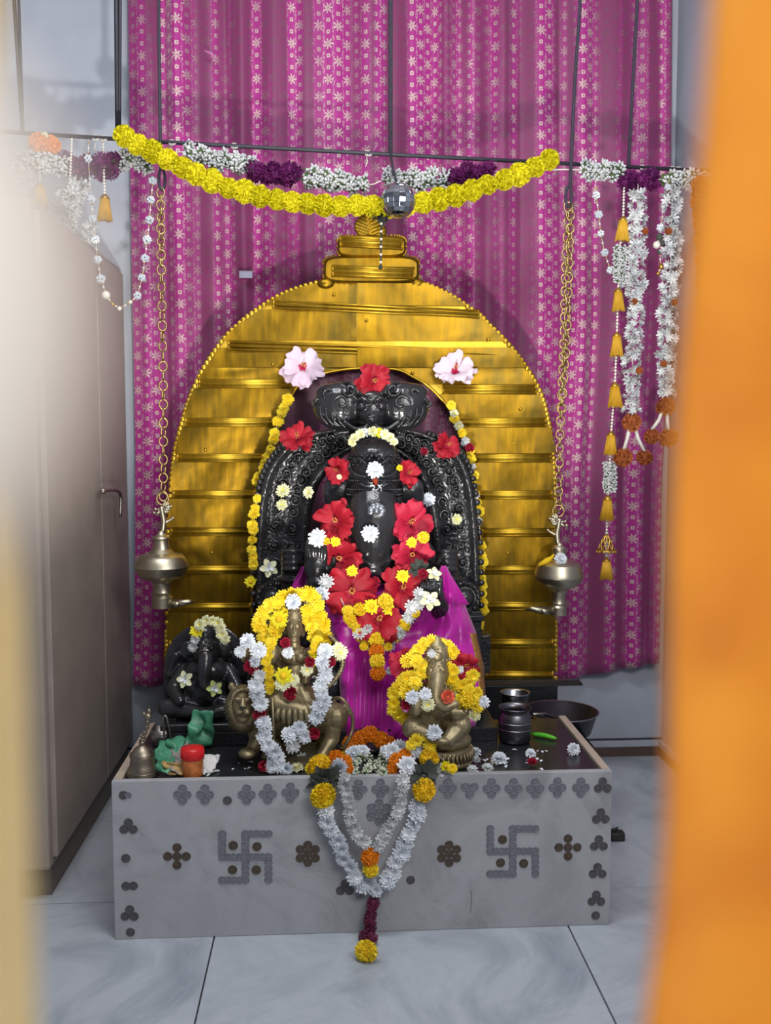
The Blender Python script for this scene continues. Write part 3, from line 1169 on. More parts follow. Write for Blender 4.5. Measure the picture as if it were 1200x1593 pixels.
def thread(pts, r, parent, mat='string', name='string', n=5):
    return MB().tube(pts, r, n).build(name, mat, parent)


def garland(name, label, cat, group, items, Y0, threads=None, d=None, jit=0.35, yj=0.004):
    """items: (px, py, kind, size in pixels[, Y]). One thing; every flower is a part of it."""
    ps = []
    for it in items:
        Y = it[4] if len(it) > 4 else Y0
        ps.append((P(it[0], it[1], Y + rnd(-yj, yj)), it[2], it[3] * S(Y)))
    cx = sum(p.x for p, _, _ in ps) / len(ps)
    zl = min(p.z for p, _, _ in ps)
    yy = sum(p.y for p, _, _ in ps) / len(ps)
    r = root(name, (cx, yy, zl), label, cat, group)
    for p, k, s in ps:
        put_flower(k, p, s, r, d, jit=jit)
    for th in (threads or []):
        thread(spline([P(x, y, (t[0] if t else Y0) + 0.012) for (x, y, *t) in th], 6), 0.0014, r)
    return r


def curve_items(pts, step, kinds, size, Y=None, jit=2.0, dj=0.12):
    """Flowers every step pixels along a pixel curve."""
    c = along([Vector((x, y, (pts[i][2] if len(pts[i]) > 2 else 0))) for i, (x, y, *_) in enumerate(pts)], step)
    out = []
    for i, p in enumerate(c):
        k = kinds[i % len(kinds)] if isinstance(kinds, (list, tuple)) else kinds
        it = [p.x + rnd(-jit, jit), p.y + rnd(-jit, jit), k, size * rnd(1 - dj, 1 + dj)]
        if Y is not None:
            it.append(Y)
        elif len(pts[0]) > 2:
            it.append(p.z)
        out.append(tuple(it))
    return out


def hibiscus(px, py, Y, size, label, mat='red_petal', d=(0, -1, 0.15), spin=0.0, group=None, sq=1.0, eye='rose_petal'):
    """Five ruffled petals and a stamen column, each a part."""
    key = 'hib_' + mat
    if key not in FL:
        mb = MB()
        r = random.Random(71)

        def fn(u, v):
            s = (u - 0.5) * 2
            rad = 0.03 + 0.49 * v
            wid = 0.05 + 0.40 * math.sin(PI * min(1.0, v * 0.58 + 0.02)) ** 0.85
            edge = (1 - 0.16 * s * s)
            ruff = 0.055 * v * v * math.sin(s * 7 + 1) + 0.028 * v * v * math.sin(s * 15 + 2)
            return Vector((rad * edge * (1 + 0.07 * math.sin(s * 12) * v * v), s * wid, -0.08 + 0.26 * v - 0.20 * v * v * v + ruff - 0.06 * (1 - abs(s)) * v))
        mb.grid(fn, 14, 8)
        FL[key] = mb.mesh('petal', mat)
        sm = MB()
        c = spline([(0, 0, -0.04), (0.02, 0.0, 0.12), (0.06, 0.01, 0.3)], 4)
        sm.tube(c, [0.03, 0.03, 0.028, 0.026, 0.024, 0.022, 0.02, 0.016, 0.014][:len(c)], 6, 0)
        for i in range(22):
            t = 0.45 + 0.55 * i / 22
            b = c[min(len(c) - 1, int(t * (len(c) - 1)))]
            a = i * 2.4
            e = b + Vector((math.cos(a) * 0.05, math.sin(a) * 0.05, 0.02))
            sm.tube([b, e], 0.005, 3, 0)
            sm.ell(e, 0.013, 5, 4, 1)
        FL[key + '_s'] = sm.mesh('stamen', [eye, 'stamen'])
        em = MB()
        for k in range(5):
            petal(em, 2 * PI * k / 5, 0.0, 0.13, 0.09, -0.02, 0.03, 0.0, 0, 0.1, 0.0)
        FL[key + '_e'] = em.mesh('eye', eye)
    p = P(px, py, Y)
    o = bpy.data.objects.new('hibiscus', None)
    o.empty_display_size = 0.03
    COL.objects.link(o)
    o.location = p
    o.rotation_mode = 'QUATERNION'
    o.rotation_quaternion = facing(d, spin)
    s = size * S(Y)
    o.scale = (s, s * sq, s)
    props(o, None, label, 'flower', group)
    for k in range(5):
        c = bpy.data.objects.new('petal', FL[key])
        COL.objects.link(c)
        c.parent = o
        c.rotation_euler = (rnd(-0.25, 0.25), rnd(-0.55, 0.25), 2 * PI * k / 5 + rnd(-0.16, 0.16))
        q_ = rnd(0.88, 1.12)
        c.scale = (q_, rnd(0.85, 1.15), 1.0)
        c.location = (0, 0, 0.012 * (k % 2))
    for suf, nm in (('_s', 'stamen'), ('_e', 'eye')):
        c = bpy.data.objects.new(nm, FL[key + suf])
        COL.objects.link(c)
        c.parent = o
    return o


def bloom(kind, px, py, Y, size, label, name=None, d=None, jit=0.12, group=None, world=None):
    """A loose flower lying by itself: a thing."""
    p = world if world is not None else P(px, py, Y)
    o = put_flower(kind, p, size * S(p.y), None, d, name or kind, jit=jit)
    return props(o, None, label, 'flower', group)

# ================================================================== MAIN BLACK STONE DEITY
BAND_O = [(398, 968), (397, 900), (398, 840), (402, 780), (410, 742), (426, 712), (448, 690), (478, 675), (510, 668), (575, 660), (640, 668), (668, 676), (694, 688), (716, 706), (731, 735), (740, 780), (745, 840), (747, 900), (747, 968)]
BAND_I = [(488, 968), (484, 900), (482, 850), (484, 805), (490, 775), (500, 750), (516, 730), (533, 712), (552, 700), (578, 696), (604, 700), (622, 710), (638, 726), (652, 750), (662, 778), (669, 810), (673, 850), (674, 900), (674, 968)]
IY = 3.42


def idol():
    g = root('stone_deity', (P(575, 1100, 3.3).x, 3.3, 0.565), 'large seated black stone elephant headed deity under a carved stone halo', 'statue')
    N = 90
    bo = spline([Vector((x, y, 0)) for x, y in BAND_O], 8)
    bi = spline([Vector((x, y, 0)) for x, y in BAND_I], 8)

    def at(c, u):
        k = u * (len(c) - 1)
        i = min(len(c) - 2, int(k))
        return c[i] + (c[i + 1] - c[i]) * (k - i)

    def bandpt(u, v, dy):
        a, b = at(bo, u), at(bi, u)
        p = a + (b - a) * v
        return P(p.x, p.y, IY - dy)
    prof = [(0.0, -0.10), (0.0, 0.0), (0.05, 0.022), (0.12, 0.022), (0.17, 0.002), (0.30, 0.004), (0.55, 0.008), (0.80, 0.004), (0.84, 0.02), (0.92, 0.02), (0.96, 0.0), (1.0, -0.01), (1.0, -0.10)]
    mb = MB()
    vs, fs = [], []
    for i in range(N + 1):
        for (v, dy) in prof:
            vs.append(bandpt(i / N, v, dy))
    m = len(prof)
    for i in range(N):
        for j in range(m):
            q = (j + 1) % m
            fs.append((i * m + j, (i + 1) * m + j, (i + 1) * m + q, i * m + q))
    fs += [tuple(range(m)), tuple(N * m + j for j in range(m))[::-1]]
    mb.add(vs, fs)
    halo = mb.build('carved_halo', 'stone_carved', g)
    # flame beads along the outer rim
    mb = MB()
    for i in range(70):
        u = (i + 0.5) / 70
        if 0.40 < u < 0.60:
            continue
        mb.ell(bandpt(u, -0.03, 0.005), (0.012, 0.014, 0.012), 8, 6)
    mb.build('rim_beading', 'stone', halo, kind='stuff')
    # scrollwork: spirals that alternate across the band
    mb = MB()
    r = random.Random(5)
    k = 0
    for i in range(34):
        u = 0.02 + 0.96 * i / 33
        if 0.44 < u < 0.56:
            continue
        for v in (0.36, 0.66):
            k += 1
            c = at(bo, u) + (at(bi, u) - at(bo, u)) * v
            sgn = 1 if k % 2 else -1
            pts = []
            t0 = r.uniform(0, 6.28)
            for s in range(22):
                f = s / 21
                rad = 1.5 + 8.5 * f
                a = t0 + sgn * f * 9.5
                pts.append(P(c.x + rad * math.cos(a), c.y + rad * math.sin(a), IY - 0.012 - 0.01 * (1 - f)))
            mb.tube(pts, [0.0062 - 0.003 * s / 21 for s in range(22)], 5)
            mb.ell(P(c.x, c.y, IY - 0.02), 0.006, 6, 5)
    mb.build('scroll_relief', 'stone', halo, kind='stuff')
    # --- guardian mask crowning the halo
    Y = 3.36
    s = S(Y)
    mb = MB()
    E = lambda x, y, dy, rx, ry, rd: mb.ell(P(x, y, Y - dy), (rx * s, rd, ry * s), 16, 12)
    E(578, 632, 0.0, 92, 36, 0.05)
    E(530, 632, 0.01, 42, 38, 0.05)
    E(626, 632, 0.01, 42, 38, 0.05)
    E(518, 610, 0.0, 26, 14, 0.04)
    E(640, 610, 0.0, 26, 14, 0.04)
    E(578, 640, 0.03, 26, 30, 0.05)
    E(578, 655, 0.06, 12, 9, 0.03)
    E(578, 618, 0.05, 20, 10, 0.02)
    for sg in (-1, 1):
        E(578 + sg * 15, 632, 0.065, 8, 7, 0.02)
        mb.tube(spline([P(578 + sg * 3, 626, Y - 0.08), P(578 + sg * 14, 619, Y - 0.085), P(578 + sg * 28, 626, Y - 0.07)], 5), 0.006, 8)
        mb.tube(spline([P(578 + sg * 6, 664, Y - 0.075), P(578 + sg * 24, 668, Y - 0.07), P(578 + sg * 44, 655, Y - 0.06)], 5), 0.009, 8)
        mb.tube(spline([P(578 + sg * 20, 612, Y - 0.05), P(578 + sg * 30, 598, Y - 0.05), P(578 + sg * 46, 594, Y - 0.03)], 5), [0.014 - 0.001 * i for i in range(11)], 8)
    mask = sculpt('guardian_mask', mb, 0.004, 'stone', g, 2)
    mb = MB()
    for sg in (-1, 1):
        for (cx, cy, R0, t0, tw, L) in ((46, 628, 20, 0.6, 8.0, 1), (66, 612, 15, 2.2, 8.0, 1), (72, 640, 15, 4.0, 8.5, -1), (34, 606, 12, 1.0, 7.5, -1), (52, 654, 12, 3.0, 8, 1), (84, 626, 9, 0.5, 7, -1)):
            pts = []
            for q in range(30):
                f = q / 29
                a = t0 + L * f * tw
                rad = 2 + (R0 - 2) * f
                pts.append(P(578 + sg * (cx + rad * math.cos(a)), cy + rad * math.sin(a), Y - 0.062 + 0.012 * f + (cx - 46) * 0.0007))
            mb.tube(pts, [0.0075 - 0.003 * q / 29 for q in range(30)], 6)
        for q in range(5):
            x0 = 30 + q * 9
            mb.tube(spline([P(578 + sg * x0, 668 - q * 1.5, Y - 0.055), P(578 + sg * (x0 + 12), 655 - q * 2, Y - 0.06), P(578 + sg * (x0 + 14), 640 - q * 2, Y - 0.055)], 5), 0.004, 6)
    mb.build('mask_scrolls', 'stone', mask, kind='stuff')
    # --- side pillars with coiled bosses
    for sg, cx in ((-1, 425), (1, 722)):
        mb = MB()
        Yb = 3.36
        sb = S(Yb)
        q = facing((0, -1, 0))
        mb.lathe([(27 * sb, -0.06), (27 * sb, 0.0), (25 * sb, 0.01), (21 * sb, 0.012), (19 * sb, 0.004), (15 * sb, 0.006), (14 * sb, 0.02), (8 * sb, 0.032), (0.001, 0.036)], P(cx, 930, Yb), 28, 0, q, 1, 1.0)
        for k in range(16):
            a = 2 * PI * k / 16
            mb.ell(P(cx + 23 * math.cos(a), 930 + 23 * math.sin(a), Yb - 0.012), 0.008, 6, 5)
        mb.box(P(cx - 27, 1085, Yb) + Vector((0, -0.01, 0)), P(cx + 27, 950, Yb) + Vector((0, 0.08, 0)), bev=0.004)
        mb.box(P(cx - 30, 966, Yb) + Vector((0, -0.022, 0)), P(cx + 30, 956, Yb) + Vector((0, 0.08, 0)), bev=0.004)
        mb.build('side_boss', 'stone', g)
    # --- body: one continuous figure
    Y = 3.27
    s = S(Y)
    mb = MB()
    Q = lambda x, y, dy=0.0: P(x, y, Y - dy)
    E = lambda x, y, dy, rx, ry, rd: mb.ell(Q(x, y, dy), (rx * s, rd, ry * s), 20, 14)
    E(580, 905, -0.02, 75, 78, 0.11)          # chest
    E(580, 990, 0.02, 88, 80, 0.16)           # belly
    E(505, 1060, 0.06, 80, 48, 0.15)          # folded knees
    E(665, 1060, 0.06, 80, 48, 0.15)
    E(580, 1085, 0.04, 130, 34, 0.16)
    E(582, 745, 0.02, 42, 48, 0.10)           # head
    E(582, 770, 0.06, 36, 32, 0.08)
    E(582, 712, 0.02, 40, 32, 0.095)          # tall rounded crown
    mb.lathe([(43 * s, 0), (44 * s, 5 * s), (42 * s, 9 * s)], Q(582, 768, 0.03) + Vector((0, 0, 0)), 28, 0, None, 1, 1.05)
    for sg in (-1, 1):
        E(582 + sg * 52, 770, 0.02, 27, 26, 0.022)       # ears
        E(582 + sg * 64, 760, 0.02, 14, 17, 0.018)
        E(582 + sg * 24, 764, 0.085, 8, 6, 0.02)        # eyes
        mb.tube(spline([Q(582 + sg * 12, 757, 0.125), Q(582 + sg * 24, 752, 0.118), Q(582 + sg * 35, 757, 0.09)], 4), 0.005, 6)
        E(582 + sg * 30, 790, 0.07, 14, 16, 0.05)       # cheeks
        mb.tube(spline([Q(582 + sg * 30, 805, 0.09), Q(582 + sg * 38, 822, 0.12), Q(582 + sg * 40, 838, 0.13)], 4), [0.018, 0.017, 0.016, 0.015, 0.014, 0.012, 0.010, 0.008, 0.006], 10)
    tr = spline([Q(582, 778, 0.10), Q(582, 805, 0.13), Q(582, 835, 0.135), Q(582, 862, 0.13), Q(583, 880, 0.12)], 6)
    k = len(tr)
    mb.tube(tr, [lerp1([(0, 36), (0.3, 37), (0.6, 31), (0.78, 27), (1, 25)], i / (k - 1)) * s for i in range(k)], 20)
    E(581, 872, 0.125, 33, 26, 0.06)
    E(581, 884, 0.13, 29, 15, 0.055)
    for sg in (-1, 1):
        E(582 + sg * 11, 862, 0.182, 5, 7, 0.012)
        mb.tube(spline([Q(582 + sg * 20, 858, 0.165), Q(582 + sg * 24, 874, 0.168), Q(582 + sg * 12, 890, 0.172)], 4), 0.006, 8)
    # rear arms with fists
    for sg, fx in ((-1, 455), (1, 696)):
        sh, el, ha = Q(582 + sg * 72, 862, -0.02), Q(fx, 925, 0.0), Q(fx, 872, 0.06)
        mb.cone(sh, el, 0.052, 0.042, 14)
        mb.cone(el, ha, 0.042, 0.034, 14)
        mb.ell(ha, (0.036, 0.034, 0.044), 14, 10)
        for f in range(4):
            yy = 858 + f * 9
            mb.tube(spline([Q(fx - sg * 16, yy, 0.06), Q(fx - sg * 6, yy, 0.105), Q(fx + sg * 10, yy, 0.10), Q(fx + sg * 14, yy, 0.07)], 4), 0.0095, 8)
        mb.tube(spline([Q(fx - sg * 6, 893, 0.07), Q(fx - sg * 14, 878, 0.095), Q(fx - sg * 4, 860, 0.105)], 4), 0.0095, 8)
        mb.lathe([(0.05, 0), (0.054, 0.008), (0.05, 0.016)], Q(fx, 903, 0.03), 18)
    # forward right hand raised, palm outward (picture left)
    sh, el, wr = Q(508, 880, 0.02), Q(470, 985, 0.10), Q(492, 905, 0.16)
    mb.cone(sh, el, 0.056, 0.046, 14)
    mb.cone(el, wr, 0.046, 0.033, 14)
    E(492, 885, 0.165, 18, 22, 0.024)
    for f, (dx, ln) in enumerate(((-13, 27), (-4.5, 32), (4.5, 30), (13, 24))):
        mb.tube(spline([Q(492 + dx, 875, 0.165), Q(492 + dx * 1.05, 875 - ln * 0.55, 0.172), Q(492 + dx * 1.05, 875 - ln - 8, 0.162)], 4), [0.0105, 0.0105, 0.0105, 0.010, 0.010, 0.0095, 0.009, 0.008, 0.006], 8)
    mb.tube(spline([Q(507, 892, 0.165), Q(518, 880, 0.175), Q(520, 866, 0.175)], 4), [0.012, 0.012, 0.0115, 0.011, 0.0105, 0.010, 0.0095, 0.008, 0.006], 8)
    # forward left hand held level (picture right)
    sh, el, wr = Q(652, 880, 0.02), Q(700, 985, 0.02), Q(680, 938, 0.15)
    mb.cone(sh, el, 0.056, 0.046, 14)
    mb.cone(el, wr, 0.046, 0.033, 14)
    E(672, 926, 0.19, 20, 12, 0.04)
    for f in range(4):
        x = 657 + f * 9.5
        mb.tube(spline([Q(x, 928, 0.20), Q(x - 1, 930, 0.235), Q(x - 1, 915, 0.245), Q(x, 906, 0.235)], 4), 0.0095, 8)
    body = sculpt('body', mb, 0.0042, 'stone', g, 3)
    # ornaments on the body
    mb = MB()
    for i in range(30):
        a = PI * (i + 0.5) / 30
        for (ry, rr) in ((0, 43), (14, 42), (-8, 44)):
            p = Q(582, 760 - ry * 1.0, 0.03)
            mb.ell(p + Vector((math.cos(a) * rr * s, -math.sin(a) * rr * s * 1.12, 0)), 0.0042, 6, 5)
    for row in range(7):
        for i in range(13):
            a = PI * (i + 0.5 * (row % 2)) / 12.5
            rr = 41 * math.cos(math.asin(min(0.98, row / 8.0)))
            p = Q(582, 722 - row * 4.6, 0.02)
            mb.ell(p + Vector((math.cos(a) * rr * s, -math.sin(a) * rr * s * 1.14, 0)), 0.0048, 6, 5)
    mb.build('crown_beads', 'stone', body, kind='stuff')
    mb = MB()
    for sg in (-1, 1):
        mb.tube(spline([Q(582 + sg * 12, 742, 0.135), Q(582 + sg * 30, 738, 0.12), Q(582 + sg * 38, 722, 0.09), Q(582 + sg * 24, 714, 0.12), Q(582 + sg * 12, 722, 0.135)], 6), 0.004, 6)
    for k in range(6):
        a = 2 * PI * k / 6
        mb.ell(Q(582 + 7 * math.cos(a), 715 + 7 * math.sin(a), 0.13), (0.008, 0.008, 0.008), 8, 6)
    mb.build('crown_scrolls', 'stone', body)
    # lotus boss on the trunk
    mb = MB()
    for k in range(9):
        a = 2 * PI * k / 9
        mb.ell(Q(586 + 9 * math.cos(a), 795 + 8 * math.sin(a), 0.20), (0.014, 0.008, 0.012), 8, 6)
    mb.ell(Q(586, 795, 0.205), (0.012, 0.01, 0.012), 10, 8)
    mb.build('trunk_lotus', simple('worn_silver', rgb(130, 134, 142), 0.4, 0.8), body)
    # silver sacred syllable on the forehead
    mb = MB()
    Z = 0.165
    strokes = [[(575, 757), (580, 755), (583, 758), (580, 762), (584, 766), (581, 770), (575, 769)], [(582, 763), (587, 762), (590, 758), (593, 760), (593, 768)], [(588, 754), (591, 756), (595, 753)], [(576, 770), (585, 771.5), (594, 770)]]
    for st in strokes:
        mb.tube(spline([Q(x, y, Z) for x, y in st], 4), 0.0038, 6)
    mb.build('silver_emblem', 'silver', body)
    MB().ell(Q(584, 749, 0.137), (4.5 * s, 0.008, 6 * s)).build('vermilion_mark', 'vermilion', body)
    # cup of the sweet held in the forward left hand
    mb = MB()
    prof = [(0.020, 0), (0.030, 0.012), (0.032, 0.03), (0.030, 0.046)]
    mb.lathe(prof, Q(672, 921, 0.21), 20)
    for k in range(14):
        a = 2 * PI * k / 14
        c = Q(672, 921, 0.21)
        mb.tube([c + Vector((0.022 * math.cos(a), 0.022 * math.sin(a), 0)), c + Vector((0.033 * math.cos(a), 0.033 * math.sin(a), 0.02)), c + Vector((0.031 * math.cos(a), 0.031 * math.sin(a), 0.046))], 0.0045, 6)
    mb.build('ribbed_sweet', 'stone', g)


idol()


# ------------------------------------------------------------------ magenta silk draped on the deity
def silk():
    g = root('silk_drape', (P(630, 1160, 3.0).x, 3.05, 0.57), 'magenta silk cloth with a brocade edge draped over the knees of the black deity', 'cloth')
    xl = [(905, 640), (915, 508), (940, 500), (980, 512), (1020, 530), (1060, 528), (1100, 530), (1172, 532)]
    xr = [(905, 695), (915, 708), (940, 724), (985, 742), (1040, 754), (1090, 756), (1130, 740), (1164, 680)]

    def depth(px, py):
        kr = math.exp(-((px - 700) / 62.0) ** 2 - ((py - 1030) / 75.0) ** 2)
        kl = math.exp(-((px - 505) / 60.0) ** 2 - ((py - 1030) / 75.0) ** 2)
        belly = math.exp(-((px - 585) / 70.0) ** 2 - ((py - 960) / 60.0) ** 2)
        lap = 1 / (1 + math.exp(-(py - 1010) / 22.0))
        foot = 1 / (1 + math.exp(-(py - 1095) / 14.0))
        return 3.18 - 0.10 * kr - 0.09 * kl - 0.10 * belly - 0.12 * lap - 0.09 * foot

    def fold(px, py):
        ang = math.atan2(px - 690, py - 870)
        dist = math.hypot(px - 690, py - 870)
        k = min(1, dist / 60.0)
        crease = lambda a: 1 - 2 * abs(math.sin(a)) ** 0.7
        f = 0.015 * crease(ang * 6.2 + dist * 0.009) * k + 0.006 * crease(ang * 14 + dist * 0.02 + 1) * k
        c = math.exp(-((px - 570) / 45.0) ** 2) / (1 + math.exp(-(py - 1040) / 14.0))
        f = f * (1 - c) + c * (0.012 * math.sin(px * 0.25 + 0.8 * math.sin(py * 0.03)) + 0.004 * math.sin(px * 0.7 + py * 0.02))
        wr = 0.010 * math.sin((px * 0.35 + py) * 0.115 + 2 * math.sin(px * 0.02)) + 0.006 * math.sin((px - py) * 0.10 + 1.5 * math.sin(py * 0.05))
        return f + wr * (1 - c)

    def fn(u, v):
        py = 905 + (1160 - 905) * v
        a, b = lerp1(xl, py), lerp1(xr, py)
        px = a + (b - a) * u
        e = min(u, 1 - u)
        back = 0.05 * max(0, 1 - e / 0.05) ** 2
        return P(px, py, depth(px, py) + fold(px, py) + back)
    mb = MB()
    mb.grid(fn, 130, 120)
    o = mb.build('silk_cloth', 'silk', g)
    mod(o, 'SOLIDIFY', thickness=0.003)

    # end drawn up to the forward left hand and small end by the raised hand
    def up(u, v):
        py = 880 + 60 * v
        px = 690 - 3 * (1 - v) - 34 * v + (6 + 68 * v) * u
        return P(px, py, 3.10 + 0.05 * v + 0.008 * math.sin(u * 14 + v * 2) + 0.02 * abs(u - 0.5))
    mb = MB()
    mb.grid(up, 24, 16)
    mod(mb.build('drawn_up_end', 'silk', g), 'SOLIDIFY', thickness=0.003)

    def up2(u, v):
        py = 882 + 42 * v
        px = 474 - 3 - 24 * v + (8 + 40 * v) * u
        return P(px, py, 3.14 + 0.04 * v + 0.008 * math.sin(u * 14 + v * 2))
    mb = MB()
    mb.grid(up2, 20, 12)
    mod(mb.build('drawn_up_end', 'silk', g), 'SOLIDIFY', thickness=0.003)

    def brd(u, v):
        py = 985 + (1100 - 985) * v
        w = lerp1(xr, py) - lerp1(xl, py)
        px = lerp1(xr, py) - 10 + 9.5 * u
        e = (lerp1(xr, py) - px) / w
        return P(px, py, depth(px, py) + fold(px, py) - 0.004 + 0.05 * max(0, 1 - e / 0.05) ** 2)
    mb = MB()
    mb.grid(brd, 5, 20)
    mod(mb.build('brocade_edge', 'brocade', g), 'SOLIDIFY', thickness=0.002)


silk()

# ================================================================== SMALL STATUES
def small_black_deity():
    Y = 3.10
    s = S(Y)
    zb = STZ
    mb = MB()
    Q = lambda x, y, dy=0.0: P(x, y, Y - dy)
    E = lambda x, y, dy, rx, ry, rd: mb.ell(Q(x, y, dy), (rx * s, rd, ry * s), 18, 12)
    r = root('small_black_deity', (Q(322, 1100).x, Y, zb), 'small black stone seated elephant headed deity on the altar below the left hanging lamp', 'statue')
    # back slab with a round top
    pts = []
    for k in range(25):
        a = PI * k / 24
        pts.append((322 + 66 * math.cos(a), 1035 - 66 * math.sin(a)))
    pts += [(252, 1112), (392, 1112)][0:2]
    vs, fs = [], []
    n = len(pts)
    for dy in (0.0, -0.05):
        for (x, y) in pts:
            vs.append(Q(x, y, dy))
    for j in range(n):
        q = (j + 1) % n
        fs.append((j, q, n + q, n + j))
    fs += [tuple(range(n)), tuple(range(n, 2 * n))[::-1]]
    slab = MB().add(vs, fs)
    o = slab.build('back_slab', 'stone', r, smooth=False)
    mod(o, 'BEVEL', width=0.006, segments=2)
    zb_px = 1128
    mb.box(Q(250, zb_px, 0.13), Q(395, 1112, -0.05), bev=0.004)
    E(320, 1075, 0.03, 34, 36, 0.06)      # belly
    E(320, 1045, 0.03, 36, 24, 0.05)      # chest
    E(320, 1012, 0.045, 22, 24, 0.05)     # head
    E(320, 990, 0.03, 17, 22, 0.045)      # crown
    E(320, 974, 0.02, 9, 10, 0.03)
    for sg in (-1, 1):
        E(320 + sg * 28, 1012, 0.02, 13, 16, 0.015)
        E(320 + sg * 9, 1008, 0.09, 4, 3, 0.012)
        mb.cone(Q(320 + sg * 34, 1042, 0.02), Q(320 + sg * 50, 1072, 0.06), 0.026, 0.022)
        mb.cone(Q(320 + sg * 50, 1072, 0.06), Q(320 + sg * 40, 1090, 0.11), 0.022, 0.018)
        mb.cone(Q(320 + sg * 34, 1040, 0.01), Q(320 + sg * 56, 1046, 0.01), 0.022, 0.02)
        mb.cone(Q(320 + sg * 56, 1046, 0.01), Q(320 + sg * 46, 1020, 0.03), 0.02, 0.015)
        mb.cone(Q(320 + sg * 14, 1092, 0.05), Q(320 + sg * 60, 1102, 0.07), 0.034, 0.03)
        mb.cone(Q(320 + sg * 60, 1102, 0.07), Q(320 - sg * 4, 1110, 0.12), 0.028, 0.018)
    tr = spline([Q(320, 1018, 0.09), Q(319, 1042, 0.11), Q(318, 1062, 0.115), Q(330, 1076, 0.115), Q(342, 1068, 0.11)], 5)
    mb.tube(tr, [0.026 - 0.014 * i / (len(tr) - 1) for i in range(len(tr))], 12)
    b = sculpt('body', mb, 0.004, 'stone', r, 2)
    mb = MB()
    for k in range(9):
        a = PI * k / 8
        mb.ell(Q(320 + 20 * math.cos(a), 1002 - 3 * math.sin(a), 0.085 * math.sin(a) + 0.02), 0.005, 6, 5)
    for k in range(11):
        a = PI * k / 10
        mb.ell(Q(320 + 30 * math.cos(a), 1052 + 16 * math.sin(a), 0.09), 0.0045, 6, 5)
    mb.build('bead_necklace', 'stone', b, kind='stuff')
    mb = MB()
    mb.ell(Q(318, 1012, 0.096), (0.018, 0.004, 0.005), 10, 6)
    mb.ell(Q(318, 1016, 0.096), (0.012, 0.004, 0.004), 10, 6)
    mb.build('silver_mark', 'dull_steel', b)


small_black_deity()


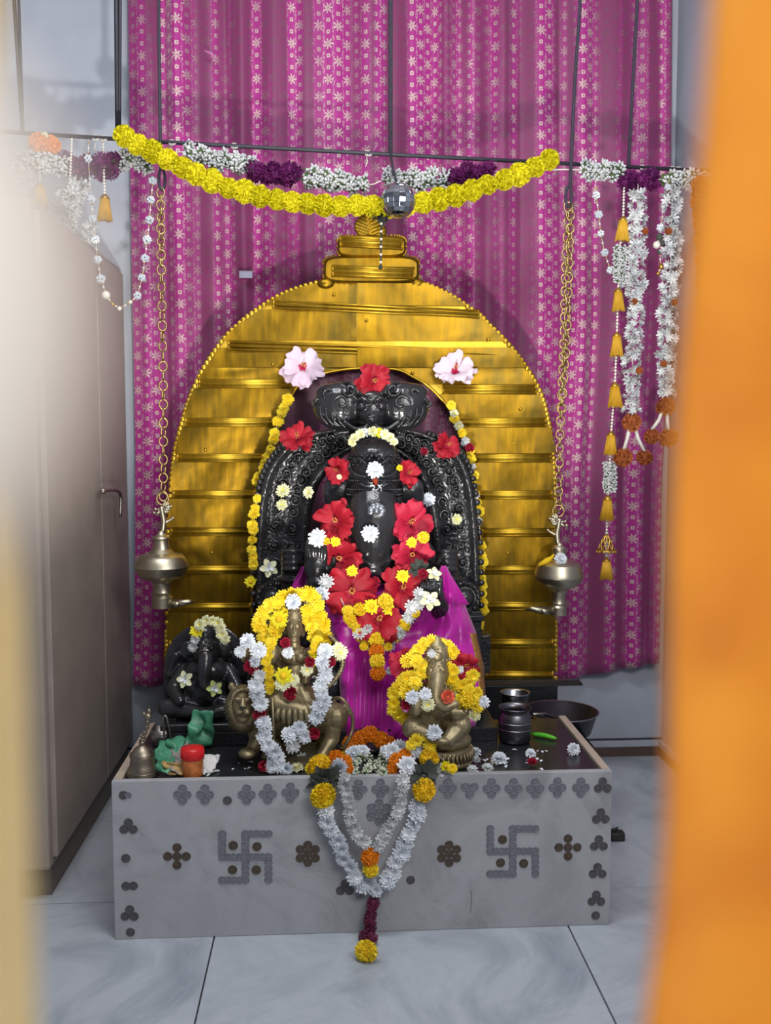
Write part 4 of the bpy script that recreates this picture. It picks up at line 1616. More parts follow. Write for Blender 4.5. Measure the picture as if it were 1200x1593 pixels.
def brass_goddess():
    Y = 2.88
    s = S(Y)
    Q = lambda x, y, dy=0.0: P(x, y, Y - dy)
    r = root('goddess_statue', (Q(455, 1180).x, Y, AT), 'antique brass statue of a crowned goddess riding a lion, wrapped in yellow and white garlands', 'statue')
    # --- lion, one continuous body
    mb = MB()
    E = lambda x, y, dy, rx, ry, rd: mb.ell(Q(x, y, dy), (rx * s, rd, ry * s), 18, 12)
    E(450, 1118, 0.0, 62, 30, 0.07)            # trunk
    E(405, 1108, 0.03, 34, 36, 0.07)           # chest
    E(378, 1097, 0.075, 26, 32, 0.055)         # mane
    E(378, 1110, 0.08, 22, 28, 0.05)
    E(378, 1097, 0.118, 16, 21, 0.03)          # face
    E(378, 1107, 0.142, 10, 8, 0.018)          # muzzle
    E(378, 1118, 0.132, 9, 6, 0.015)           # chin
    mb.tube(spline([Q(378, 1086, 0.142), Q(378, 1096, 0.152), Q(378, 1102, 0.160)], 4), [0.008, 0.008, 0.0085, 0.009, 0.0095, 0.010, 0.011, 0.012, 0.012], 8)
    for sg in (-1, 1):
        E(378 + sg * 17, 1068, 0.075, 6, 7, 0.012)
        E(378 + sg * 7, 1092, 0.143, 3.4, 2.6, 0.006)
        E(378 + sg * 8, 1087, 0.140, 6, 2.5, 0.008)
        E(378 + sg * 6, 1108, 0.150, 6, 5.5, 0.012)
    mb.cone(Q(398, 1125, 0.04), Q(402, 1150, 0.07), 0.034, 0.026)        # fore leg
    mb.cone(Q(402, 1150, 0.07), Q(392, 1168, 0.10), 0.026, 0.02)
    E(385, 1172, 0.12, 14, 8, 0.026)
    mb.cone(Q(424, 1128, 0.0), Q(426, 1160, 0.0), 0.03, 0.022)
    E(420, 1176, 0.02, 14, 8, 0.03)
    mb.cone(Q(502, 1118, 0.01), Q(520, 1115, 0.03), 0.05, 0.044)         # haunch
    mb.cone(Q(518, 1110, 0.03), Q(516, 1150, 0.05), 0.036, 0.024)
    mb.cone(Q(516, 1150, 0.05), Q(500, 1176, 0.08), 0.024, 0.018)
    E(488, 1182, 0.10, 16, 7, 0.024)
    mb.cone(Q(500, 1125, -0.03), Q(512, 1170, -0.02), 0.04, 0.022)
    tl = spline([Q(514, 1088, 0.0), Q(532, 1087, 0.02), Q(546, 1108, 0.02), Q(549, 1130, 0.02), Q(543, 1150, 0.03), Q(533, 1166, 0.03)], 5)
    mb.tube(tl, 0.0065, 8)
    lion = sculpt('lion', mb, 0.0032, 'brass', r, 2)
    mb = MB()
    rr = random.Random(9)
    for k in range(46):                         # locks of the mane
        a = 2 * PI * k / 46
        x0, y0 = 378 + 17 * math.cos(a), 1096 + 21 * math.sin(a)
        x1, y1 = 378 + 28 * math.cos(a) + rr.uniform(-2, 2), 1101 + 36 * math.sin(a) + 4
        mb.tube(spline([Q(x0, y0, 0.118), Q((x0 + x1) / 2 + 2, (y0 + y1) / 2, 0.116), Q(x1, y1, 0.075)], 3), [0.004, 0.005, 0.006, 0.006, 0.005, 0.004, 0.003], 5)
    mb.build('mane_locks', 'brass', lion, kind='stuff')
    mb = MB()
    mb.ell(Q(378, 1101, 0.168), (0.008, 0.006, 0.005), 8, 6)
    mb.tube([Q(378, 1104, 0.168), Q(378, 1110, 0.162)], 0.0012, 4)
    mb.tube(spline([Q(370, 1111, 0.158), Q(374, 1112.5, 0.164), Q(378, 1110, 0.164), Q(382, 1112.5, 0.164), Q(386, 1111, 0.158)], 3), 0.0014, 4)
    for sg in (-1, 1):
        mb.ell(Q(378 + sg * 7, 1092, 0.149), (0.0035, 0.003, 0.0028), 6, 5)
    mb.build('face_lines', 'black_wood', lion)
    # --- goddess, one continuous figure
    mb = MB()
    E = lambda x, y, dy, rx, ry, rd: mb.ell(Q(x, y, dy), (rx * s, rd, ry * s), 18, 12)
    hx = 458
    E(hx, 976, 0.06, 14, 18, 0.036)             # head
    E(hx, 985, 0.068, 11, 11, 0.03)
    mb.lathe([(0.030, 0), (0.031, 0.012), (0.027, 0.03), (0.024, 0.05), (0.018, 0.066), (0.012, 0.075), (0.008, 0.085), (0.002, 0.092)], Q(hx, 966, 0.052), 18)
    for sg in (-1, 1):
        E(hx + sg * 5.5, 976, 0.094, 3.2, 1.6, 0.004)
        mb.tube(spline([Q(hx + sg * 2, 972.5, 0.096), Q(hx + sg * 6, 971, 0.094), Q(hx + sg * 10, 973, 0.086)], 3), 0.0016, 5)
        E(hx + sg * 14, 984, 0.05, 3.5, 7, 0.01)
    mb.tube([Q(hx, 974, 0.097), Q(hx, 983, 0.106)], [0.0025, 0.005], 8)
    E(hx, 988.5, 0.097, 4.5, 1.6, 0.005)
    E(hx, 996, 0.086, 7, 4, 0.014)
    mb.cone(Q(hx, 994, 0.052), Q(hx, 1008, 0.05), 0.017, 0.019)
    E(hx, 1020, 0.05, 24, 17, 0.04)             # bust
    for sg in (-1, 1):
        E(hx + sg * 10, 1023, 0.08, 9, 9, 0.02)
    E(hx, 1045, 0.05, 18, 24, 0.036)            # waist
    E(hx, 1074, 0.05, 28, 18, 0.05)             # hips
    mb.cone(Q(hx - 12, 1078, 0.07), Q(430, 1092, 0.13), 0.034, 0.028)
    mb.cone(Q(430, 1092, 0.13), Q(474, 1104, 0.14), 0.026, 0.018)        # leg folded across
    mb.cone(Q(hx + 14, 1080, 0.07), Q(482, 1104, 0.12), 0.036, 0.03)
    mb.cone(Q(482, 1104, 0.12), Q(470, 1150, 0.12), 0.028, 0.018)        # hanging leg
    E(464, 1156, 0.14, 9, 5, 0.022)
    hands = [(-1, 436, 1040, 425, 1018), (-1, 428, 1050, 402, 1030), (-1, 420, 1030, 384, 1018), (1, 484, 1045, 476, 1056), (1, 494, 1045, 505, 1030), (1, 500, 1030, 522, 1022)]
    for (sg, ex, ey, hx2, hy) in hands:
        mb.cone(Q(hx + sg * 22, 1016, 0.05), Q(ex, ey, 0.06), 0.017, 0.014)
        mb.cone(Q(ex, ey, 0.06), Q(hx2, hy, 0.09), 0.014, 0.010)
        mb.ell(Q(hx2, hy, 0.095), (0.014, 0.012, 0.016), 10, 8)
        for f in range(4):
            mb.tube(spline([Q(hx2 - sg * 5, hy - 5 + f * 3.6, 0.10), Q(hx2, hy - 5 + f * 3.6, 0.112), Q(hx2 + sg * 5, hy - 5 + f * 3.6, 0.10)], 3), 0.0034, 6)
    fig = sculpt('figure', mb, 0.0028, 'brass', r, 2)
    mb = MB()
    for k in range(9):                          # pleats of the skirt
        x = 432 + k * 9
        mb.tube(spline([Q(446 + k * 3.5, 1082, 0.10), Q(x, 1108, 0.155), Q(x + 1, 1140 - abs(k - 4) * 5, 0.14)], 5), [0.009] * 11, 6)
    mb.build('skirt_pleats', 'brass', fig, kind='stuff')
    mb = MB()
    for rad, yy in ((12, 1008), (17, 1014)):
        for k in range(13):
            a = PI * k / 12
            mb.ell(Q(458 + rad * math.cos(a), yy + rad * 0.8 * math.sin(a), 0.088), 0.0035, 6, 5)
    for k in range(12):
        a = 2 * PI * k / 12
        c = Q(458, 966, 0.052)
        mb.ell(c + Vector((0.032 * math.cos(a), 0.032 * math.sin(a), 0.008)), 0.0045, 6, 5)
    for k in range(7):
        mb.ell(Q(446 + 4 * k, 955 - 1.5 * (3 - abs(3 - k)), 0.082), 0.004, 6, 5)
    mb.build('jewellery', 'brass', fig, kind='stuff')
    # halo ring, weapons
    mb = MB()
    ring = [Q(458 + 40 * math.cos(2 * PI * k / 32), 976 + 42 * math.sin(2 * PI * k / 32), 0.0) for k in range(33)]
    mb.tube(ring, 0.006, 6, cap=False)
    mb.build('halo_ring', 'brass', r)
    mb = MB()
    bow = spline([Q(515, 990, 0.09), Q(530, 1010, 0.1), Q(533, 1035, 0.1), Q(522, 1056, 0.1), Q(506, 1072, 0.1)], 5)
    mb.tube(bow, 0.007, 8)
    for k in range(14):
        p = bow[int(k * (len(bow) - 1) / 13)]
        mb.ell(p, (0.0095, 0.0095, 0.004), 8, 6)
    mb.build('ridged_bow', 'brass', r)
    for (x, y) in ((379, 1014), (425, 1016)):
        mb = MB()
        mb.lathe([(0.004, -0.03), (0.008, -0.022), (0.018, -0.008), (0.02, 0.004), (0.013, 0.018), (0.006, 0.024), (0.009, 0.03), (0.002, 0.04)], Q(x, y, 0.125), 14)
        mb.build('mace_head', 'brass', r)
    mb = MB()
    mb.tube([Q(424, 1086, 0.16), Q(427, 1160, 0.16)], 0.004, 6)
    mb.build('trident_staff', 'brass', r)
    mb = MB()
    mb.box(Q(412, 1189, 0.14), Q(520, 1181, -0.04), bev=0.004)
    mb.build('base_plate', 'brass', r, smooth=False)


brass_goddess()


def brass_elephant_deity():
    Y = 2.79
    s = S(Y)
    Q = lambda x, y, dy=0.0: P(x, y, Y - dy)
    r = root('brass_deity', (Q(690, 1185).x, Y, AT), 'small antique brass elephant headed deity seated on a round ribbed base, wreathed in yellow flowers', 'statue')
    mb = MB()
    E = lambda x, y, dy, rx, ry, rd: mb.ell(Q(x, y, dy), (rx * s, rd, ry * s), 18, 12)
    E(682, 1100, 0.0, 34, 36, 0.06)            # belly
    E(682, 1080, 0.0, 36, 26, 0.05)            # chest
    E(680, 1045, 0.03, 20, 24, 0.045)          # head
    E(680, 1030, 0.02, 18, 20, 0.045)
    mb.lathe([(0.034, 0), (0.036, 0.008), (0.034, 0.028), (0.026, 0.046), (0.014, 0.058), (0.010, 0.066), (0.003, 0.072)], Q(680, 1026, 0.02), 20)
    for sg in (-1, 1):
        E(680 + sg * 24, 1046, 0.015, 11, 15, 0.012)
        E(680 + sg * 9, 1042, 0.07, 4, 3, 0.008)
        mb.tube(spline([Q(680 + sg * 3, 1037, 0.072), Q(680 + sg * 9, 1035, 0.07), Q(680 + sg * 15, 1039, 0.058)], 3), 0.0022, 5)
        mb.tube(spline([Q(680 + sg * 10, 1060, 0.05), Q(680 + sg * 14, 1068, 0.07), Q(680 + sg * 14, 1074, 0.078)], 3), [0.006, 0.006, 0.0055, 0.005, 0.0045, 0.004, 0.003], 6)
    tr = spline([Q(680, 1048, 0.07), Q(679, 1068, 0.088), Q(680, 1088, 0.094), Q(692, 1099, 0.096), Q(706, 1096, 0.094), Q(712, 1093, 0.09)], 5)
    mb.tube(tr, [0.026 - 0.014 * i / (len(tr) - 1) for i in range(len(tr))], 14)
    # front arms with hands
    mb.cone(Q(655, 1080, 0.02), Q(644, 1112, 0.05), 0.024, 0.02)
    mb.cone(Q(644, 1112, 0.05), Q(648, 1098, 0.10), 0.02, 0.015)
    E(648, 1100, 0.105, 10, 14, 0.015)
    for f in range(4):
        mb.tube(spline([Q(641 + f * 4.6, 1100, 0.108), Q(641 + f * 4.6, 1090, 0.114), Q(642 + f * 4.4, 1082 + abs(f - 1.5), 0.11)], 3), 0.004, 6)
    mb.tube(spline([Q(657, 1106, 0.105), Q(661, 1098, 0.115), Q(660, 1092, 0.115)], 3), 0.0045, 6)
    mb.cone(Q(708, 1080, 0.02), Q(724, 1110, 0.05), 0.024, 0.02)
    mb.cone(Q(724, 1110, 0.05), Q(712, 1112, 0.10), 0.02, 0.016)
    E(712, 1112, 0.105, 12, 9, 0.018)
    for f in range(4):
        mb.tube(spline([Q(704 + f * 5, 1114, 0.11), Q(704 + f * 5, 1110, 0.125), Q(704 + f * 5, 1104, 0.122)], 3), 0.004, 6)
    mb.tube(spline([Q(722, 1112, 0.11), Q(726, 1105, 0.12)], 3), 0.005, 6)
    # rear arms
    for sg in (-1, 1):
        mb.cone(Q(680 + sg * 28, 1076, 0.0), Q(680 + sg * 54, 1090, 0.0), 0.02, 0.018)
        mb.cone(Q(680 + sg * 54, 1090, 0.0), Q(680 + sg * 52, 1062, 0.02), 0.018, 0.013)
        mb.ell(Q(680 + sg * 52, 1058, 0.025), (0.014, 0.013, 0.018), 10, 8)
    # legs: one folded flat, one hanging forward
    mb.cone(Q(664, 1126, 0.03), Q(642, 1132, 0.08), 0.036, 0.032)
    mb.cone(Q(642, 1132, 0.08), Q(676, 1146, 0.11), 0.028, 0.02)
    mb.cone(Q(700, 1122, 0.03), Q(716, 1128, 0.09), 0.036, 0.034)
    mb.cone(Q(716, 1130, 0.09), Q(700, 1150, 0.12), 0.03, 0.022)
    E(690, 1152, 0.13, 13, 6, 0.02)
    E(690, 1150, 0.0, 46, 16, 0.075)
    fig = sculpt('figure', mb, 0.0028, 'brass', r, 2)
    mb = MB()
    for rad, yy in ((20, 1070), (26, 1078)):
        for k in range(17):
            a = PI * k / 16
            mb.ell(Q(681 + rad * math.cos(a), yy + rad * 0.75 * math.sin(a), 0.062), 0.0035, 6, 5)
    for k in range(16):
        a = 2 * PI * k / 16
        c = Q(680, 1026, 0.02)
        mb.ell(c + Vector((0.037 * math.cos(a), 0.037 * math.sin(a), 0.004)), 0.0045, 6, 5)
        mb.ell(c + Vector((0.030 * math.cos(a), 0.030 * math.sin(a), 0.038)), 0.0035, 6, 5)
    q = facing((0, -1, 0))
    mb.lathe([(0.001, 0.004), (0.010, 0.003), (0.014, 0)], Q(681, 1022, 0.062), 12, 0, q)
    for (x, y) in ((644, 1116), (724, 1114)):
        mb.tube([Q(x + 7 * math.cos(2 * PI * k / 12), y + 4 * math.sin(2 * PI * k / 12), 0.065 + 0.015 * math.sin(2 * PI * k / 12)) for k in range(13)], 0.004, 6)
    mb.build('jewellery', 'brass', fig, kind='stuff')
    MB().ell(Q(679, 1052, 0.078), (0.006, 0.004, 0.009)).build('vermilion_mark', 'vermilion', fig)
    # round base with ribs
    mb = MB()
    c = Q(692, 1186, 0.0)
    c.z = AT
    mb.lathe([(0.082, 0), (0.086, 0.006), (0.084, 0.014), (0.076, 0.02), (0.080, 0.03), (0.082, 0.042), (0.074, 0.05)], c, 36)
    for k in range(40):
        a = 2 * PI * k / 40
        d = Vector((math.cos(a), math.sin(a), 0))
        mb.tube([c + d * 0.082 + Vector((0, 0, 0.016)), c + d * 0.087 + Vector((0, 0, 0.03)), c + d * 0.080 + Vector((0, 0, 0.046))], 0.0042, 5)
    mb.build('ribbed_base', 'brass', r)


brass_elephant_deity()

# ================================================================== THINGS HANGING FROM ABOVE
HY = 3.55


def chain_link_mesh(R, r, stretch=1.25):
    mb = MB()
    n = 14
    pts = [Vector((R * math.cos(2 * PI * k / n), 0, R * stretch * math.sin(2 * PI * k / n))) for k in range(n + 1)]
    mb.tube(pts, r, 6, cap=False)
    return mb.mesh('chain_link', 'chain')


LINK = chain_link_mesh(6.2 * S(HY), 1.35 * S(HY), 1.2)
RING = chain_link_mesh(9.0 * S(HY), 1.5 * S(HY), 1.05)


def lamp(name, label, cx, ytop, rows, Y, path, link_step, spout, dbl=None, ropep=None):
    """Hanging oil lamp: bowl, foot, spout, figure, chain of separate links and rope."""
    s = S(Y)
    r = root(name, P(cx, rows[-1][1], Y), label, 'lamp', 'hanging brass lamps beside the gold arch')
    prof = []
    zref = P(cx, rows[-1][1], Y).z
    for (rad, y) in reversed(rows):
        prof.append((rad * s, P(cx, y, Y).z - zref))
    MB().lathe(prof, P(cx, rows[-1][1], Y), 40).build('lamp_body', 'bell_metal', r)
    mod([c for c in r.children if c.name.startswith('lamp_body')][0], 'EDGE_SPLIT', split_angle=0.42)
    # small ornamental bird that ties the bowl to the chain
    y0 = rows[0][1]
    mb = MB()
    Q = lambda x, y, dy=0: P(cx + x * spout, y0 + y, Y - dy)
    mb.tube(spline([Q(0, 2), Q(2, -14), Q(0, -26), Q(-2, -38)], 5), [4.6 * s - 0.02 * s * i for i in range(16)], 8)
    mb.tube(spline([Q(2, -12), Q(10, -16), Q(16, -20)], 4), [3 * s, 3 * s, 2.8 * s, 2.6 * s, 2.4 * s, 2.2 * s, 2 * s, 2 * s, 1.6 * s], 6)
    mb.ell(Q(16, -20), 2.6 * s)
    for (x, y) in ((10, -34), (13, -38), (9, -42), (-11, -34), (-13, -28), (4, -44), (8, -30)):
        mb.tube([Q(0, -34), Q(x * 0.6, y + 1), Q(x, y)], [2.6 * s, 2.4 * s, 2 * s], 6)
        mb.ell(Q(x, y), 2.5 * s)
    mb.build('bird_ornament', 'bell_metal', r)
    # spout with a wick tray
    mb = MB()
    yb = rows[-1][1] - 8
    a, b = P(cx + spout * 14, yb, Y), P(cx + spout * 50, yb - 2, Y)
    mb.tube([a, P(cx + spout * 30, yb - 1, Y - 0.01), P(cx + spout * 42, yb - 3, Y - 0.015), b], [7 * s, 6 * s, 4 * s, 1.2 * s], 10)
    mb.ell(P(cx + spout * 22, yb + 1, Y - 0.02), (6 * s, 0.012, 5 * s))
    mb.build('spout', 'bell_metal', r)
    # chain
    def links(pth):
        ps = along([P(x, y, yy) for (x, y, yy) in pth], link_step * s)
        for i in range(len(ps)):
            o = bpy.data.objects.new('chain_link', LINK)
            COL.objects.link(o)
            o.location = ps[i]
            d = (ps[min(i + 1, len(ps) - 1)] - ps[max(0, i - 1)]).normalized()
            o.rotation_mode = 'QUATERNION'
            o.rotation_quaternion = Vector((0, 0, 1)).rotation_difference(d) @ Quaternion((0, 0, 1), (PI / 2 if i % 2 else 0.0) + rnd(-0.45, 0.45))
            props(o, r)
    links(path)
    if dbl:
        links(dbl)
    for (x, y) in ((cx, y0 - 50),):
        o = bpy.data.objects.new('chain_ring', RING)
        COL.objects.link(o)
        o.location = P(x, y, Y)
        props(o, r)
    if ropep:
        ps = spline([P(x, y, yy) for (x, y, yy) in ropep], 12)
        MB().tube(ps, 0.0062, 8).build('rope', 'rope', r)
        e = ropep[-1]
        mb = MB()
        c = P(e[0] + 2 * spout, e[1] + 14, e[2])
        mb.tube([c + Vector((4.5 * s * math.cos(t * PI / 8), 0, 16 * s * math.sin(t * PI / 8))) for t in range(17)], 0.0055, 6, cap=False)
        mb.build('rope_loop', 'rope', r)
    return r


rowsL = [(5, 826), (6, 829), (8, 832), (12.5, 835), (13.5, 837), (13, 839), (11.5, 841), (12, 848), (14, 854), (18, 858), (20, 860), (31, 863), (34, 865), (36, 868), (39.5, 874), (41, 879), (41.8, 881), (41, 883), (40, 886), (36, 894), (28, 900), (17, 903), (14.5, 906), (13.5, 911),
         (14, 918), (15, 921), (12.5, 925), (16, 929), (16, 945), (6, 947)]
lamp('hanging_lamp', 'left hanging brass oil lamp on a single long chain with its spout turned right', 253, 800, rowsL, HY,
     [(250, 300, HY), (251, 420, HY), (254, 600, HY), (254, 772, HY)], 8.4, 1, None, [(246, -190, HY), (247, 0, HY), (250, 265, HY)])
rowsR = [(5, 845), (6, 848), (9, 850), (11, 853), (10.5, 856), (11, 860), (13, 866), (15.5, 870), (29, 874), (34, 878), (36, 884), (38, 892), (39, 895), (39, 897), (37.5, 900), (34, 906), (26, 912), (16, 916), (12.5, 920), (11, 928), (12, 935), (13, 938), (11, 941), (13, 944), (13, 956), (5, 958)]
rl = lamp('hanging_lamp', 'right hanging brass oil lamp on a doubled chain with a white flower on its bowl', 869, 815, rowsR, HY,
          [(884, 322, HY), (880, 420, HY), (877, 540, HY), (872, 660, HY), (869, 792, HY)], 8.4, -1,
          [(888, 326, HY - 0.01), (886, 400, HY - 0.012), (881, 540, HY - 0.01), (874, 640, HY - 0.006)], [(908, -190, HY), (903, 0, HY), (895, 120, HY), (887, 292, HY)])
bloom('mum_white', 873, 870, HY - 0.055, 21, 'white flower resting against the neck of the right hanging lamp', 'chrysanthemum', (0.1, -1, 0.3))
pp = MB()
petal_pts = spline([P(838, 880, HY - 0.035), P(848, 874, HY - 0.04), P(858, 868, HY - 0.035), P(862, 862, HY - 0.02)], 4)
pp.tube(petal_pts, [0.003, 0.005, 0.007, 0.009, 0.010, 0.011, 0.010, 0.009, 0.007, 0.006, 0.005, 0.004, 0.002], 8)
pp.build('yellow_petal', 'gold_petal', label='curled yellow petal lying on the shoulder of the right hanging lamp', cat='petal')

# ------------------------------------------------------------------ iron rod slung from ropes
RY = 3.60
rod = root('hanging_rod', P(600, 238, RY), 'thin dark iron rod slung from the ceiling on black ropes, carrying the garlands', 'rod')
MB().tube([P(-30, 203, RY), P(290, 223, RY), P(600, 240, RY), P(1140, 268, RY)], 0.0075, 8).build('rod_bar', 'iron', rod)
for (x0, x1, y1, rr, mt) in ((181, 183, 214, 0.0085, 'iron'), (187, 186, 214, 0.006, 'iron'), (22, 35, 206, 0.007, 'iron'), (29, 36, 206, 0.005, 'iron'), (608, 608, 240, 0.0075, 'rope'), (992, 978, 258, 0.0065, 'rope')):
    a, b = P(x0, 0, RY), P(x1, y1, RY)
    top = a + (a - b) * ((3.6 - a.z) / (a.z - b.z))
    MB().tube([top, a, b], rr, 8).build('suspension', mt, rod)
for x in (64, 146, 158, 265, 362, 570, 905, 998, 1046, 1055):
    y = lerp1([(-30, 203), (290, 223), (600, 240), (1140, 268)], x)
    c = P(x, y, RY)
    mb = MB()
    mb.tube([c + Vector((0.008 * math.cos(t) + 0.001 * t, 0.011 * math.sin(t), 0.012 * math.sin(t))) for t in [k * 0.5 for k in range(26)]], 0.0022, 5)
    mb.tube([c, c + Vector((0.004, 0, -0.03)), c + Vector((-0.003, -0.004, -0.05))], 0.0018, 5)
    mb.build('thread_tie', 'string', rod)

# ------------------------------------------------------------------ yellow marigold garland
mp = [(192, 213), (230, 231), (270, 254), (310, 274), (350, 290), (390, 302), (430, 311), (470, 317), (510, 320), (545, 321), (580, 320), (625, 320), (665, 313), (700, 306), (740, 295), (780, 282), (820, 266), (850, 252), (873, 237)]
garland('marigold_garland', 'long swag of bright yellow marigolds tied between the two lamp ropes above the gold arch', 'garland', None,
        curve_items(mp, 25.0, 'marigold_lemon', 35, jit=1.5, dj=0.08), 3.50, [mp], jit=0.8)

# ------------------------------------------------------------------ artificial toran of white and purple pads along the rod
tor = root('rod_garland', P(600, 300, 3.57), 'artificial garland of white bead blossom and purple pads hung along the iron rod', 'garland')


def pad(pts, kind, size, step, name):
    for (x, y, k, sz) in curve_items(pts, step, kind, size, jit=size * 0.22):
        put_flower(k, P(x, y, 3.585 + rnd(-0.012, 0.012)), sz * S(3.58), tor, (0, -1, 0.2), name, jit=0.9)


for pts in ([(30, 250), (100, 256)], [(190, 248), (232, 253)], [(292, 234), (340, 250), (388, 258)], [(478, 275), (520, 281), (566, 286)], [(600, 280), (645, 281), (694, 279)], [(908, 264), (962, 269)], [(1048, 280), (1105, 284)]):
    pad([(x, y - 6) for x, y in pts], 'jasmine_buds', 22, 7.0, 'white_blossom')
    pad([(x, y + 6) for x, y in pts], 'jasmine_buds', 22, 7.0, 'white_blossom')
for pts in ([(106, 254), (140, 262), (182, 256)], [(398, 263), (436, 268), (470, 272)], [(702, 277), (735, 273), (764, 268)], [(975, 278), (1028, 282)]):
    pad([(x, y - 5) for x, y in pts], 'purple_bloom', 27, 10.0, 'purple_blossom')
    pad([(x, y + 5) for x, y in pts], 'purple_bloom', 27, 10.0, 'purple_blossom')
for (x, y) in ((392, 260), (472, 272), (698, 278), (966, 272), (1036, 279), (186, 252)):
    put_flower('green_tuft', P(x, y, 3.58), 24 * S(3.58), tor, (rnd(-1, 1), -1, 0), 'leaf_sprig', jit=0.5)
thread(spline([P(x, y, 3.585) for x, y in ((20, 248), (140, 260), (235, 252), (290, 236), (390, 259), (470, 273), (570, 287), (600, 281), (697, 279), (764, 268), (905, 264), (970, 273), (1035, 280), (1110, 285))], 6), 0.0025, tor)

# ------------------------------------------------------------------ mirror ball
mbx = root('mirror_ball', P(620, 312, 3.44), 'silver faceted mirror ball hanging in front of the marigold swag', 'ornament')
bm = bmesh.new()
bmesh.ops.create_uvsphere(bm, u_segments=18, v_segments=12, radius=26.5 * S(3.44))
res = bmesh.ops.inset_individual(bm, faces=list(bm.faces), thickness=0.0012, depth=0.0012)
MB().addbm(bm, 0, Matrix.Translation(P(620, 312, 3.44))).build('faceted_ball', 'mirror', mbx, smooth=False)
MB().tube([P(608, 240, 3.59), P(612, 265, 3.52), P(619, 288, 3.44)], 0.0045, 6).build('hanging_cord', 'rope', mbx)
# dark tuft and bead string under it
ts = root('bead_drop', P(592, 415, 3.5), 'dark tuft with a thin beaded string hanging before the crown of the gold arch', 'ornament')
for (x, y, z) in ((588, 338, 22), (598, 342, 20), (580, 334, 18)):
    put_flower('leaf_tuft', P(x, y, 3.5), z * S(3.5), ts, jit=0.6, name='dark_tuft')
for i in range(17):
    y = 348 + i * 4
    put_flower('black_bead' if i % 3 else 'pearl_bead', P(593.5 - i * 0.06, y, 3.49), 4.2 * S(3.5), ts, name='bead', jit=0.0)
put_flower('black_bead', P(592, 416, 3.49), 7 * S(3.5), ts, name='pendant_bead', jit=0)
thread([P(600, 300, 3.52), P(594, 345, 3.49), P(592, 416, 3.49)], 0.0014, ts, 'rope')


# ------------------------------------------------------------------ strings of crystal beads
def bead_string(label, pts, Y, extra=(), group='crystal bead strings on the rod', small=None, start=None):
    r = root('crystal_bead_string', P(pts[len(pts) // 2][0], max(y for _, y, *_ in pts), Y), label, 'garland', group)
    c = [P(x, y, Y) for (x, y, *_) in pts]
    for (x, y, k, sz) in pts:
        put_flower(k, P(x, y, Y), sz * S(Y), r, name=k, jit=0.6)
    full = ([P(start[0], start[1], RY)] if start else []) + c
    for a, b in zip(full, full[1:]):
        m = 4
        for j in range(1, m):
            put_flower('gold_bead' if j % 2 else 'pearl_bead', a + (b - a) * j / m, 3.2 * S(Y), r, name='spacer_bead', jit=0)
    thread(full, 0.0011, r)
    return r


K = 'crystal_bead'
bead_string('U shaped string of clear crystal beads hanging left of the left lamp chain',
            [(137, 247, K, 15), (142, 310, K, 17), (145, 341, K, 17), (148, 372, K, 17), (152, 404, K, 15), (157, 434, K, 17), (165, 459, 'pearl_bead', 13), (175, 473, 'gold_bead', 5), (186, 480, 'pearl_bead', 7), (203, 470, 'pearl_bead', 6), (214, 460, K, 15),
             (221, 432, K, 15), (226, 402, K, 16), (229, 373, K, 17), (233, 342, K, 16), (235, 311, K, 15), (238, 281, K, 16)], 3.56, start=(138, 214))
bead_string('string of clear crystal beads hanging from the rod right of the right lamp chain',
            [(928, 304, K, 15), (932, 334, K, 15), (935, 363, K, 13), (941, 393, K, 15), (950, 420, K, 15), (968, 443, K, 13)], 3.56, start=(926, 260))
bead_string('short string of crystal, pearl and dark beads hanging beside the right white flower rope',
            [(1039, 292, K, 13), (1034, 320, K, 11), (1028, 354, K, 15), (1027, 369, 'black_bead', 13), (1022, 381, 'pearl_bead', 12), (1032, 379, 'black_bead', 10), (1026, 392, 'black_bead', 8), (1029, 415, 'gold_bead', 9), (1024, 426, 'gold_bead', 6)], 3.54, start=(1046, 260))


